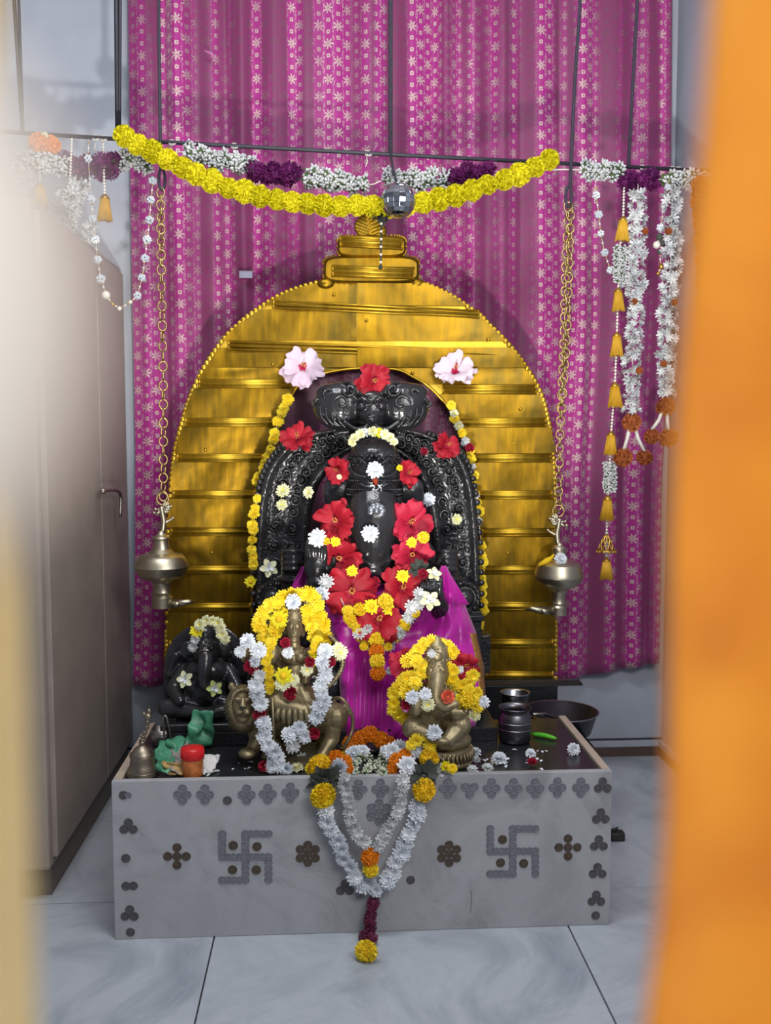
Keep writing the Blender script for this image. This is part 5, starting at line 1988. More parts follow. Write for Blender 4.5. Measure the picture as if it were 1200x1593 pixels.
# ------------------------------------------------------------------ tassel strings
def tassel_string(label, top, seq, Y, group='gold tassel strings on the rod'):
    r = root('tassel_string', P(seq[-1][1], seq[-1][2] + 20, Y), label, 'garland', group)
    line = [P(top[0], top[1], RY)]
    for it in seq:
        if it[0] == 'T':
            o = bpy.data.objects.new('tassel', FL['tassel'])
            COL.objects.link(o)
            o.location = P(it[1], it[2], Y)
            k = it[3] * S(Y)
            o.scale = (k, k, k)
            o.rotation_euler = (0, rnd(-0.06, 0.06), rnd(0, 6))
            props(o, r)
        elif it[0] == 'C':                     # column of white blossom
            for j in range(int(it[3])):
                for dx in (-5, 5):
                    put_flower('jasmine_buds', P(it[1] + dx + rnd(-1, 1), it[2] + j * 5.0, Y + rnd(-0.008, 0.008)), 13 * S(Y), r, name='white_blossom', jit=1.0)
        elif it[0] == 'B':                     # pendant bell of gold net
            mb = MB()
            s = S(Y)
            c = P(it[1], it[2], Y)
            for k in range(9):
                a = 2 * PI * k / 9
                for sg in (-1, 1):
                    pts = [c + Vector((rr * s * math.cos(a + sg * t), rr * s * math.sin(a + sg * t), -z * s)) for (rr, z, t) in ((2, 0, 0), (6, 6, 0.3), (10, 15, 0.7), (13, 25, 1.1))]
                    mb.tube(spline(pts, 3), 0.9 * s, 5)
            mb.lathe([(14.5 * s, -1.6 * s), (15.5 * s, 0), (14.5 * s, 1.6 * s), (13 * s, 0)], c + Vector((0, 0, -25 * s)), 18, cap=False)
            for k in range(12):
                a = 2 * PI * k / 12
                mb.ell(c + Vector((15 * s * math.cos(a), 15 * s * math.sin(a), -27 * s)), 2.2 * s, 6, 5)
            mb.build('net_bell', 'goldbead', r)
        line.append(P(it[1], it[2], Y))
    pr = 0
    for a, b in zip(line, line[1:]):
        n = int((b - a).length / (5 * S(Y)))
        for j in range(n):
            put_flower('pearl_bead', a + (b - a) * (j + 0.5) / n, 4.0 * S(Y), r, name='pearl', jit=0)
    thread(line, 0.0012, r)
    return r


tassel_string('long string of gold tassels ending in a gold net bell, right of the lamps', (972, 258),
              [('T', 970, 342, 38), ('C', 965, 386, 11), ('T', 962, 453, 36), ('T', 960, 522, 38), ('T', 957, 600, 40), ('T', 951, 676, 38), ('C', 949, 722, 9), ('T', 946, 776, 40), ('B', 944, 832, 0), ('T', 944, 872, 36)], 3.53)
tassel_string('single gold tassel on a short thread beside the left crystal string', (160, 212), [('T', 163, 308, 40)], 3.56)
tassel_string('pale string with a fat gold tassel and another below, far left of the rod', (62, 208),
              [('T', 62, 290, 40), ('C', 70, 340, 6), ('T', 72, 395, 34)], 3.55)
tassel_string('gold tassel hanging below the tuft of white flowers at the far left', (112, 210), [('C', 108, 300, 12), ('T', 101, 398, 42)], 3.53)
cs = root('net_pendant', P(52, 770, 3.55), 'thin beaded string ending in a pale gold net cone at the far left', 'ornament')
for i in range(46):
    put_flower('pearl_bead', P(52, 470 + i * 6, 3.55), 3.4 * S(3.55), cs, name='pearl', jit=0)
thread([P(56, 206, RY), P(53, 400, 3.55), P(52, 748, 3.55)], 0.0012, cs)
mb = MB()
for k in range(9):
    a = 2 * PI * k / 9
    for sg in (-1, 1):
        mb.tube(spline([P(52, 745, 3.55) + Vector((rr * S(HY) * math.cos(a + sg * t), rr * S(HY) * math.sin(a + sg * t), -z * S(HY))) for (rr, z, t) in ((2, 0, 0), (6, 8, 0.35), (12, 22, 0.8))], 3), 0.0018, 5)
mb.build('net_cone', 'goldbead', cs)


# ------------------------------------------------------------------ ropes of white flowers
def flower_rope(label, pts, Y, wid, ends, step=6.0, accent=('marigold_rust',), group='white flower ropes on the rod', gaps=()):
    r = root('flower_rope', P(pts[-1][0], pts[-1][1], Y), label, 'garland', group)
    c = along([P(x, y, Y) for x, y in pts], step * S(Y))
    rr = random.Random(int(pts[0][0]))
    for i, p in enumerate(c):
        for sg in (-1, 0, 1):
            w = wid * S(Y)
            put_flower('tuberose', p + Vector((sg * w * 0.27 + rr.uniform(-0.12, 0.12) * w, rr.uniform(-0.014, 0.010) - (0.012 if sg == 0 else 0), rr.uniform(-3, 3) * S(Y))), w * rr.uniform(0.45, 0.72), r, (sg * 0.9, -0.7, rr.uniform(-0.7, 0.5)), 'tuberose', jit=0.8)
        if i % 12 == 6:
            put_flower(accent[0], p + Vector((rr.uniform(-0.35, 0.35) * wid * S(Y), -0.02, 0)), wid * 0.42 * S(Y), r, name='orange_floret', jit=0.6)
    for (x, y, sz) in ends:
        put_flower('marigold_rust', P(x, y, Y - 0.005), sz * S(Y), r, name='orange_pompom', jit=0.7)
    a = P(pts[-1][0], pts[-1][1] + 10, Y)
    for (x, y, sz) in ends[1:]:
        MB().tube([a, P((pts[-1][0] + x) / 2, (pts[-1][1] + y) / 2 + 8, Y - 0.01), P(x, y - 10, Y - 0.005)], [0.006, 0.007, 0.006], 6).build('white_strip', 'string', r)
    thread([P(pts[0][0], pts[0][1] - 24, RY)] + [P(x, y, Y) for x, y in pts], 0.002, r)
    return r


flower_rope('left rope of white flowers with orange pompoms, beside the gold tassel string', [(993, 300), (990, 420), (986, 520), (983, 636)], 3.52, 29, [(983, 657, 32), (970, 712, 32), (1003, 712, 28)])
flower_rope('rope of white flowers with orange pompoms, rightmost of the two by the wall corner', [(1046, 300), (1044, 420), (1038, 520), (1037, 612)], 3.52, 30, [(1036, 633, 32), (1014, 679, 26), (1041, 681, 34)])
flower_rope('loose tuft of white flowers at the left end of the rod below the white pads', [(118, 288), (104, 325), (86, 352), (60, 366)], 3.54, 38, [], accent=('mum_dull',))
flower_rope('thin strand of white flowers at the left end of the rod behind the tassels', [(36, 268), (44, 340), (62, 392), (112, 396), (128, 372), (140, 350)], 3.57, 24, [], accent=('mum_dull',))
put = garland('orange_strand', 'fuzzy strand of orange marigolds half hidden by the orange doorway cloth', 'garland', None, curve_items([(1091, 288), (1096, 400), (1102, 570)], 13, 'marigold_rust', 30), 3.5, [[(1091, 268), (1102, 570)]], jit=0.9)
lm = MB()


def limp(u, v):
    return P(92 + 28 * u + 6 * v, 462 + 40 * v, 3.55 + 0.01 * math.sin(u * 9 + v * 5))


lm.grid(limp, 8, 8)
o = lm.build('silver_leaf_strip', 'dull_white', label='limp silvery strip hanging below the far left tassels', cat='ornament')
mod(o, 'SOLIDIFY', thickness=0.002)
# orange bow on the rod at the far left
garland('orange_bow', 'faded orange tuft tied on the rod at the far left', 'ornament', None, [(58, 222, 'marigold_orange', 30), (78, 226, 'marigold_orange', 32), (68, 216, 'mum_cream', 22)], 3.57, [[(58, 215), (70, 210)]])

# ================================================================== FLOWERS LAID ON THE DEITY
hibiscus(471, 571, 3.645, 56, 'pale pink hibiscus on the gold arch, upper left of the black idol', 'blush_petal', (0.1, -1, 0.25), 0.4, eye='pink_eye')
hibiscus(708, 578, 3.645, 56, 'pale pink hibiscus on the gold arch, upper right of the black idol', 'blush_petal', (0.0, -1, 0.75), 1.0, eye='pink_eye')
hibiscus(581, 592, 3.31, 50, 'red hibiscus crowning the guardian mask at the very top of the halo', 'red_petal', (0.1, -1, -0.1), 0.3)
hibiscus(464, 683, 3.35, 46, 'red hibiscus lying on the upper left of the stone halo', 'red_petal', (-0.3, -1, 0.7), 0.9)
hibiscus(695, 694, 3.35, 38, 'small red hibiscus lying on the upper right of the stone halo', 'red_petal', (0.3, -1, 0.5), 0.2)
hibiscus(527, 733, 3.22, 36, 'half closed red hibiscus above the ear at the left of the idol head', 'red_petal', (-0.5, -1, 0.3), 2.2)
hibiscus(634, 737, 3.22, 36, 'half closed red hibiscus above the ear at the right of the idol head', 'red_petal', (0.5, -1, 0.3), 1.2)
hibiscus(523, 812, 3.13, 58, 'large red hibiscus on the left shoulder of the idol beside the white flower', 'red_petal', (-0.3, -1, 0.2), 0.5)
hibiscus(637, 814, 3.13, 62, 'large bright red hibiscus directly right of the trunk, above the yellow daisy', 'pink_red_petal', (0.2, -1, 0.2), 0.9)
hibiscus(531, 869, 3.11, 60, 'red hibiscus left of the trunk tip, below the small yellow daisy', 'red_petal', (-0.2, -1, 0.0), 1.6)
hibiscus(640, 864, 3.10, 58, 'red hibiscus right of the trunk tip, below the yellow daisy', 'pink_red_petal', (0.2, -1, 0.1), 2.4)
hibiscus(546, 922, 3.03, 74, 'largest red hibiscus, spread on the silk below the left of the trunk', 'red_petal', (-0.05, -1, 0.25), 0.35)
hibiscus(626, 915, 3.04, 62, 'red hibiscus on the chest between the dark ribbed sweet and the trunk tip', 'red_petal', (0.15, -1, 0.2), 1.8)
hibiscus(589, 965, 2.99, 64, 'red hibiscus lowest of the chest garland, hanging above the yellow and orange marigolds', 'red_petal', (0.0, -1, 0.3), 0.9)
hibiscus(627, 1032, 2.82, 42, 'bright pink red hibiscus at the left of the small brass deity crown', 'pink_red_petal', (-0.2, -1, 0.2), 0.6)
hibiscus(722, 1037, 2.84, 46, 'dark red hibiscus at the right of the small brass deity crown', 'red_petal', (0.35, -1, 0.2), 1.5)
bloom('rose_crimson', 660, 702, 3.3, 13, 'tiny crimson flower behind the right of the idol crown', 'rose')
bloom('rose_crimson', 731, 697, 3.36, 16, 'small dark red flower on the gold edge at the right of the halo', 'rose')

DA = 'white flower '
bloom('mum_white', 584, 731, 3.09, 28, 'white flower on the forehead of the idol above the orange mark', 'chrysanthemum')
bloom('mum_cream', 440, 763, 3.36, 23, 'white flower on the left side of the halo, upper one of a pair', 'chrysanthemum')
bloom('mum_cream', 439, 785, 3.36, 19, 'small white flower on the left side of the halo, lower one of a pair', 'chrysanthemum')
bloom('mum_cream', 480, 766, 3.30, 20, 'white flower by the raised left hand attribute, between the halo and the ear', 'chrysanthemum', (-0.5, -1, 0.2))
bloom('mum_white', 667, 777, 3.27, 22, 'white flower just right of the right ear of the idol', 'chrysanthemum')
bloom('mum_cream', 711, 808, 3.34, 18, 'white flower on the right side of the halo, farthest right of the loose ones', 'chrysanthemum')
bloom('mum_white', 576, 830, 3.03, 28, 'white flower on the lower trunk of the idol', 'chrysanthemum')
bloom('mum_white', 494, 837, 3.06, 30, 'white flower above the raised black hand at the left', 'chrysanthemum')
bloom('daisy_yellow', 522, 843, 3.03, 17, 'small yellow daisy between the two red hibiscus at the left of the trunk', 'daisy')
bloom('marigold_yellow', 508, 842, 3.05, 12, 'bit of orange marigold beside the small yellow daisy at the left', 'marigold')
bloom('daisy_yellow', 548, 888, 3.02, 19, 'yellow daisy at the lower left of the trunk tip', 'daisy')
bloom('daisy_yellow', 641, 844, 3.02, 18, 'yellow daisy between the two red hibiscus at the right of the trunk', 'daisy')
bloom('marigold_yellow', 659, 836, 3.04, 20, 'yellow marigold at the outer edge of the right hibiscus pair', 'marigold')
bloom('daisy_yellow', 627, 896, 3.02, 22, 'yellow green daisy under the dark leaf tuft right of the trunk tip', 'daisy')
bloom('leaf_tuft', 652, 886, 3.03, 34, 'dark withered leaf tuft right of the trunk tip', 'leaf_tuft', (0, -1, 0.6))
bloom('rose_crimson', 658, 893, 3.00, 18, 'crimson rose by the dark leaf tuft above the ribbed sweet', 'rose')
bloom('rose_crimson', 583, 906, 3.06, 20, 'dark pink rose directly under the trunk tip', 'rose')
bloom('mum_cream', 528, 742, 3.14, 9, 'yellow green stamen tuft on the left ear flower', 'flower')
bloom('daisy_yellow', 622, 728, 3.16, 11, 'yellow petal scrap beside the right ear flower', 'flower')
bloom('mum_dull', 508, 905, 3.02, 26, 'cluster of small white blossoms beside the raised black hand', 'blossom')
bloom('mum_white', 500, 924, 2.99, 26, 'white flower resting on the silk left of the largest hibiscus', 'chrysanthemum', (0, -1, 0.8))


def white_lily(px, py, Y, size, label, d=(0, -1, 0.5), mat='cream_petal'):
    mb = MB()
    r = random.Random(int(px))
    s = size * S(Y)
    for k in range(5):
        petal(mb, 2 * PI * k / 5 + 0.3, 0.04, 0.5, 0.36, 0, 0.10, 0.04, 0, 0.3, 0.05)
    for k in range(3):
        petal(mb, 2 * PI * k / 3, 0.03, 0.26, 0.26, 0.08, 0.26, 0.04, 1, 0.4, 0.05)
    q = facing(d, r.uniform(0, 6))
    mb.v = [P(px, py, Y) + q @ (v * s) for v in mb.v]
    return mb.build('frangipani', [mat, 'white_petal'], label=label, cat='flower')


white_lily(669, 935, 2.985, 34, 'cream white flower lying on the magenta silk under the ribbed sweet')
white_lily(675, 894, 2.99, 26, 'cream bud like flower on top of the dark ribbed sweet', (0.3, -1, 0.8))
white_lily(418, 884, 3.33, 30, 'cream flower tucked at the lower end of the left yellow edge garland', (0.3, -1, 0.3))
white_lily(289, 1057, 2.99, 28, 'cream petal cluster on the left arm of the small black deity', (-0.3, -1, 0.3))
white_lily(334, 1071, 2.96, 26, 'cream folded petal on the right arm of the small black deity', (0.2, -1, 0.3), 'pale_leaf')

# ------------------------------------------------------------------ strung garlands on the deity
garland('crown_garland', 'short arc of cream and yellow flowers over the crown of the black idol', 'garland', None,
        [(548, 688, 'mum_cream', 15), (552, 681, 'mum_cream', 17), (561, 675, 'mum_cream', 17), (571, 673, 'mum_dull', 16), (581, 671, 'mum_cream', 18), (590, 673, 'daisy_yellow', 18), (599, 676, 'mum_cream', 18), (607, 680, 'mum_cream', 17), (613, 687, 'mum_cream', 15)],
        3.17, [[(547, 690), (560, 677), (581, 674), (602, 678), (614, 690)]])
garland('edge_garland', 'string of small yellow flowers down the left edge of the halo', 'garland', 'yellow flower strings along the arch opening',
        curve_items([(446, 622), (438, 645), (430, 664)], 11, 'mum_yellow', 19, 3.60) + curve_items([(428, 672), (418, 705), (410, 722)], 13, 'mum_yellow', 17, 3.56) +
        curve_items([(408, 730), (403, 750)], 10, 'mum_yellow', 19, 3.5) + curve_items([(400, 775), (396, 800), (393, 830), (392, 855), (394, 875), (402, 883)], 12.5, 'mum_yellow', 18, 3.40, 2.5) + [(390, 905, 'daisy_yellow', 19, 3.4)],
        3.5, [[(446, 615, 3.62), (428, 672, 3.58), (404, 745, 3.52), (392, 855, 3.42), (390, 910, 3.41)]])
garland('edge_garland', 'string of small yellow flowers down the right edge of the halo', 'garland', 'yellow flower strings along the arch opening',
        curve_items([(704, 630), (708, 655), (722, 668)], 11, ['mum_yellow', 'mum_cream'], 17, 3.60) + curve_items([(722, 676), (732, 710), (738, 750), (743, 790), (746, 818)], 12.5, ['mum_yellow', 'mum_dull', 'mum_yellow'], 16, 3.52, 3) +
        curve_items([(748, 850), (752, 866), (748, 890), (750, 910), (752, 940), (756, 958)], 12.5, 'mum_yellow', 19, 3.46, 3) + [(742, 970, 'marigold_yellow', 24, 3.40)],
        3.5, [[(704, 625, 3.62), (732, 710, 3.54), (746, 818, 3.5), (750, 900, 3.47), (742, 970, 3.42)]])
garland('chest_garland', 'chest garland of yellow petals, white blossoms and marigolds hanging down the silk', 'garland', None,
        curve_items([(540, 950), (552, 975), (566, 995), (578, 1010)], 11, 'marigold_yellow', 20, 2.99) + curve_items([(650, 940), (636, 965), (618, 985), (604, 1005)], 12, ['mum_dull', 'marigold_yellow'], 22, 2.99) +
        [(560, 948, 'marigold_yellow', 22, 2.985), (578, 943, 'daisy_yellow', 26, 2.98), (600, 935, 'marigold_yellow', 26, 2.985), (606, 948, 'daisy_yellow', 22, 2.985), (560, 985, 'mum_dull', 24, 2.985), (620, 985, 'mum_dull', 24, 2.985), (572, 978, 'mum_dull', 18, 2.98), (652, 925, 'mum_dull', 24, 2.99), (640, 945, 'mum_dull', 26, 2.985),
         (586, 996, 'marigold_yellow', 26, 2.96), (586, 1013, 'marigold_orange', 26, 2.95), (587, 1029, 'marigold_yellow', 26, 2.94), (588, 1047, 'marigold_orange', 26, 2.93), (566, 1006, 'marigold_yellow', 14, 2.96), (604, 1006, 'marigold_yellow', 14, 2.96), (606, 1044, 'mum_dull', 14, 2.94)],
        2.98, [[(530, 930, 3.01), (552, 975, 2.99), (587, 1020, 2.95), (618, 985, 2.98), (655, 930, 3.0)], [(587, 1000, 2.96), (588, 1048, 2.93)]])
garland('small_crown_garland', 'cream and yellow flower garland round the head of the small black deity', 'garland', None,
        [(300, 1007, 'mum_dull', 16), (304, 995, 'mum_dull', 17), (306, 982, 'daisy_yellow', 22), (311, 972, 'mum_cream', 21), (321, 965, 'mum_cream', 18), (330, 966, 'mum_cream', 17), (339, 969, 'mum_cream', 20), (343, 978, 'mum_cream', 20), (345, 987, 'mum_cream', 21), (350, 994, 'mum_cream', 18)],
        2.98, [[(298, 1010, 3.0), (306, 980), (325, 964), (343, 975), (352, 996, 3.0)]])

# ------------------------------------------------------------------ garlands on the goddess
GYD = 2.76
garland('yellow_wreath', 'thick yellow flower wreath round the head and shoulders of the brass goddess', 'garland', None,
        curve_items([(408, 985), (400, 970), (412, 950), (428, 938), (446, 926), (462, 922), (482, 926), (492, 945), (500, 962), (506, 985), (512, 1000)], 12.5, 'mum_yellow', 26, 2.80, 3) +
        curve_items([(412, 992), (426, 985), (434, 968), (436, 952)], 12, 'mum_yellow', 26, 2.79, 3) + curve_items([(480, 950), (484, 970), (486, 985), (494, 1000)], 12, 'mum_yellow', 24, 2.79, 3) +
        curve_items([(424, 998), (418, 1015), (414, 1035), (420, 1055), (418, 1075)], 11, 'mum_yellow', 19, 2.74, 2) + curve_items([(496, 995), (490, 1010), (488, 1024)], 11, 'mum_yellow', 18, 2.75, 2) + [(456, 936, 'mum_white', 26, 2.77), (434, 963, 'daisy_yellow', 30, 2.78), (441, 1051, 'daisy_yellow', 30, 2.70), (492, 1027, 'daisy_yellow', 20, 2.73)],
        2.79, [[(405, 985), (428, 938), (462, 924), (495, 945), (512, 1000)], [(424, 995), (414, 1035), (418, 1078)]])
wl = ([(385, 997, 'mum_white', 26), (374, 1014, 'mum_white', 20), (402, 1012, 'mum_white', 28), (396, 1030, 'mum_white', 20), (391, 1037, 'rose_crimson', 25), (404, 1050, 'mum_dull', 22)] +
      curve_items([(398, 1066), (402, 1083), (404, 1100)], 15, 'mum_white', 28, None) + [(404, 1111, 'rose_crimson', 24)] + curve_items([(410, 1122), (412, 1138), (414, 1152), (424, 1165), (432, 1178), (436, 1190)], 12, 'mum_white', 27, None) +
      [(410, 1192, 'rose_crimson', 19), (424, 1192, 'mum_white', 26), (446, 1196, 'mum_white', 22), (434, 1192, 'leaf_tuft', 18)] +
      curve_items([(506, 1015), (502, 1032), (506, 1050), (498, 1066), (504, 1088), (494, 1106), (492, 1120)], 13, 'mum_white', 27, None) + [(514, 1030, 'rose_crimson', 19), (482, 1030, 'rose_crimson', 18), (478, 1042, 'mum_cream', 22), (448, 1015, 'mum_white', 20)] +
      [(450, 1143, 'mum_white', 27), (466, 1132, 'mum_white', 26), (474, 1146, 'mum_white', 24), (455, 1160, 'mum_dull', 26), (488, 1141, 'rose_crimson', 22), (440, 1064, 'mum_cream', 26), (456, 1058, 'mum_cream', 22), (452, 1079, 'rose_crimson', 24), (444, 1000, 'rose_crimson', 19), (530, 1015, 'mum_cream', 26), (526, 1008, 'mum_cream', 20)])
garland('white_garland', 'long white flower garland with crimson roses hanging round the brass goddess to the altar top', 'garland', None, wl, 2.715,
        [[(385, 995), (400, 1040), (404, 1110), (432, 1178), (440, 1196)], [(510, 1010), (502, 1050), (494, 1110), (470, 1140), (452, 1155)]])

# ------------------------------------------------------------------ wreath of the small brass deity
yw = (curve_items([(636, 1030), (648, 1015), (660, 1004), (676, 998), (690, 1004), (702, 1014), (706, 1024)], 12, 'mum_yellow', 25, 2.77, 2) +
      curve_items([(650, 1025), (656, 1040), (648, 1052), (632, 1058), (620, 1068), (614, 1082), (610, 1100), (620, 1112), (628, 1120)], 11, 'mum_yellow', 25, 2.75, 3) +
      curve_items([(644, 1062), (632, 1074), (628, 1090)], 11, 'mum_yellow', 25, 2.73, 3) +
      curve_items([(696, 1036), (706, 1050), (702, 1064), (716, 1068), (730, 1062), (738, 1050)], 12, 'mum_yellow', 23, 2.75, 2) + [(730, 1086, 'marigold_yellow', 36), (717, 1090, 'daisy_yellow', 26), (742, 1078, 'mum_yellow', 22), (744, 1098, 'mum_yellow', 24), (738, 1112, 'mum_cream', 24), (752, 1092, 'mum_white', 22), (730, 1075, 'mum_yellow', 24)])
garland('small_wreath', 'yellow flower wreath round the small brass elephant headed deity', 'garland', None, yw, 2.72)
bloom('mum_white', 642, 1085, 2.675, 24, 'white flower on the raised hand of the small brass deity, outer of two', 'chrysanthemum')
bloom('mum_white', 662, 1080, 2.67, 22, 'white flower beside the trunk of the small brass deity', 'chrysanthemum')
bloom('mum_cream', 666, 1096, 2.67, 24, 'cream flower below the white one beside the trunk of the small brass deity', 'chrysanthemum')
bloom('rose_crimson', 632, 1096, 2.69, 18, 'crimson rose at the left hand of the small brass deity', 'rose')
bloom('rose_peach', 697, 1084, 2.675, 24, 'peach red rose held against the trunk curl of the small brass deity', 'rose')
bloom('mum_white', 676, 1140, 2.66, 27, 'white daisy in the lap of the small brass deity', 'chrysanthemum')
bloom('mum_dull', 672, 1017, 2.715, 15, 'white petal on the crown of the small brass deity', 'flower')
bloom('mum_dull', 716, 1042, 2.765, 14, 'white blossom bit in the dark red hibiscus right of the small brass deity', 'blossom')

# ------------------------------------------------------------------ big garland hanging over the altar front
FY = AF - 0.03
vi = [(498, 1191, 'marigold_gold', 38, 2.68), (486, 1196, 'marigold_yellow', 24, 2.69), (505, 1212, 'leaf_tuft', 48, 2.64), (494, 1222, 'leaf_tuft', 34, 2.635), (518, 1206, 'leaf_tuft', 34, 2.645), (503, 1238, 'marigold_yellow', 44, 2.615), (523, 1180, 'marigold_orange', 28, 2.69), (537, 1185, 'marigold_orange', 24, 2.68), (541, 1196, 'marigold_orange', 20, 2.675),
      (668, 1180, 'marigold_gold', 34, 2.67), (660, 1206, 'leaf_tuft', 46, 2.635), (668, 1198, 'leaf_tuft', 34, 2.65), (660, 1229, 'marigold_gold', 40, 2.615), (618, 1184, 'marigold_orange', 28, 2.68), (630, 1176, 'marigold_orange', 24, 2.69), (611, 1196, 'marigold_orange', 20, 2.67),
      (528, 1192, 'mum_white', 28, 2.66), (634, 1192, 'mum_white', 34, 2.655), (648, 1168, 'mum_white', 26, 2.70), (610, 1170, 'mum_white', 30, 2.71), (622, 1162, 'mum_white', 26, 2.73)]
vi += curve_items([(507, 1262), (512, 1282), (519, 1298), (528, 1314), (534, 1332), (546, 1350), (560, 1372), (573, 1388)], 15.5, 'mum_white', 29, FY, 2)
vi += curve_items([(651, 1252), (648, 1272), (642, 1288), (632, 1308), (624, 1328), (614, 1345), (604, 1368), (594, 1378)], 15.5, 'mum_white', 29, FY, 2)
vi += curve_items([(533, 1208), (537, 1228), (541, 1246), (544, 1264), (550, 1282), (556, 1298), (564, 1312), (572, 1306)], 11, 'mum_dull', 23, FY - 0.01, 2)
vi += curve_items([(628, 1212), (626, 1230), (622, 1250), (616, 1268), (606, 1284), (600, 1298), (592, 1312), (586, 1322)], 11, 'mum_dull', 23, FY - 0.01, 2)
vi += [(576, 1333, 'marigold_orange', 32, FY - 0.015), (577, 1352, 'marigold_yellow', 27, FY - 0.015), (575, 1372, 'mum_white', 26, FY), (585, 1385, 'mum_white', 24, FY)]
ft = PZ(578, 1462, 0.02)
vi += curve_items([(582, 1404), (580, 1416), (578, 1428), (578, 1440), (576, 1452)], 8, 'plum_bloom', 22, FY, 2.5)
vi += [(566, 1457, 'plum_bloom', 20, PZ(566, 1457, 0.016).y), (580, 1460, 'plum_bloom', 20, PZ(580, 1460, 0.016).y), (570, 1480, 'marigold_yellow', 39, PZ(570, 1482, 0.022).y), (573, 1466, 'plum_bloom', 18, PZ(573, 1466, 0.016).y), (571, 1471, 'plum_bloom', 16, PZ(571, 1471, 0.016).y), (570, 1467, 'leaf_tuft', 14, PZ(570, 1467, 0.02).y)]
garland('altar_garland', 'white flower garland in a double V over the altar front, purple tail on the floor', 'garland', None, vi, FY,
        [[(505, 1215, 2.645), (512, 1282, FY), (534, 1332, FY), (575, 1390, FY), (624, 1328, FY), (648, 1272, FY), (660, 1210, 2.64)], [(530, 1190, 2.665), (540, 1246, FY), (556, 1298, FY), (576, 1330, FY), (600, 1298, FY), (622, 1250, FY), (632, 1192, 2.66)], [(576, 1330, FY), (580, 1400, FY), (578, 1450, FY), (570, 1478, PZ(570, 1478, 0.02).y)]], jit=0.45)

# flowers between the statues
oi = [(545, 1158, 'marigold_orange', 28), (562, 1148, 'marigold_orange', 26), (576, 1142, 'marigold_orange', 28), (592, 1150, 'marigold_orange', 27), (606, 1157, 'marigold_orange', 25), (556, 1158, 'marigold_orange', 24), (598, 1160, 'marigold_orange', 22)]
for i, (x, y, k, z) in enumerate(oi):
    p = P(x, y, 2.86)
    o = bloom(k, x, y, 2.86, z, 'orange marigold before the magenta silk, ' + ('leftmost of the heap', 'second from the left on the rim of the heap', 'topmost of the heap', 'right shoulder of the heap', 'rightmost of the heap', 'low in the left half of the heap', 'low in the right half of the heap')[i], 'marigold', (0, -1, 0.5), 0.4, 'orange marigolds before the silk')
dish = MB()
c = PZ(574, 1168, AT)
dish.lathe([(0.035, 0), (0.05, 0.004), (0.058, 0.016), (0.060, 0.022), (0.056, 0.02), (0.045, 0.008), (0.001, 0.007)], c, 28)
dish.build('stone_dish', 'granite', label='small black stone dish behind the heap of green white buds', cat='dish')
rr = random.Random(77)
bn = 0
for i in range(26):
    x, y = rr.uniform(546, 604), rr.uniform(1176, 1203)
    p = PZ(x, y, AT + 0.014)
    put = put_flower('green_buds', p, rr.uniform(0.026, 0.034), None, (0, -1, 0.8), 'jasmine_bud', jit=1.0)
    props(put, None, 'green white jasmine bud cluster in the heap at the middle of the altar edge', 'flower', 'heap of jasmine buds at the altar edge')
for (x, y, z, lb) in ((551, 1173, 30, 'left'), (564, 1170, 26, 'middle'), (600, 1168, 20, 'right')):
    bloom('mum_white', 0, 0, 0, z, 'white flower at the back of the jasmine bud heap, %s of three' % lb, 'chrysanthemum', (0, -1, 0.9), world=PZ(x, y, AT + 0.02))
bloom('daisy_yellow', 0, 0, 0, 20, 'yellow daisy on the altar beside the lion tail', 'daisy', (0, -1, 0.9), world=PZ(540, 1166, AT + 0.018))
garland('yellow_string', 'string of yellow flowers fallen from the lap of the small brass deity', 'garland', None,
        [(x, y, k, z, PZ(x, y + 8, AT + 0.02).y if y > 1165 else 2.675) for (x, y, k, z) in ((648, 1152, 'mum_yellow', 24), (664, 1146, 'mum_yellow', 22), (640, 1158, 'mum_yellow', 20), (670, 1160, 'mum_yellow', 25), (680, 1168, 'mum_yellow', 22), (672, 1182, 'marigold_yellow', 25), (694, 1192, 'daisy_yellow', 18), (704, 1196, 'mum_yellow', 18))],
        2.67, [[(645, 1155, 2.68), (668, 1160, 2.68), (700, 1195, 2.7)]])


def flat_on_altar(kind, px, py, size, label, name=None, h=0.010):
    return bloom(kind, 0, 0, 0, size, label, name, (0, -0.5, 1), world=PZ(px, py, AT + h))


flat_on_altar('mum_white', 777, 1181, 28, 'white flower lying on the black granite in front of the steel pot', 'chrysanthemum')
flat_on_altar('mum_white', 826, 1172, 18, 'small white flower just above the crimson rose bud on the granite', 'chrysanthemum')
flat_on_altar('rose_crimson', 828, 1185, 17, 'crimson rose bud lying on the granite right of the white flower', 'rose')
flat_on_altar('mum_white', 740, 1170, 20, 'white flower on the granite beside the ribbed base of the small brass deity', 'chrysanthemum')
flat_on_altar('mum_dull', 741, 1182, 16, 'ragged white blossom in front of the ribbed base', 'blossom')
flat_on_altar('mum_dull', 759, 1195, 20, 'ragged white blossom at the altar edge right of the small brass deity', 'blossom')
flat_on_altar('mum_dull', 735, 1197, 18, 'ragged pinkish white blossom at the altar edge under the ribbed base', 'blossom')
flat_on_altar('tuberose', 685, 1200, 30, 'white petal spray hanging over the altar edge right of the leaf tuft', 'blossom', 0.012)
flat_on_altar('tuberose', 470, 1180, 22, 'white petal spray on the granite under the lion belly', 'blossom', 0.012)
flat_on_altar('mum_cream', 462, 1194, 22, 'cream bud by the altar edge left of the garland', 'flower')
bloom('mum_white', 0, 0, 0, 22, 'white flower standing at the right end of the altar top', 'chrysanthemum', (0, -1, 0.3), world=PZ(893, 1166, AT + 0.016))
pm = MB()
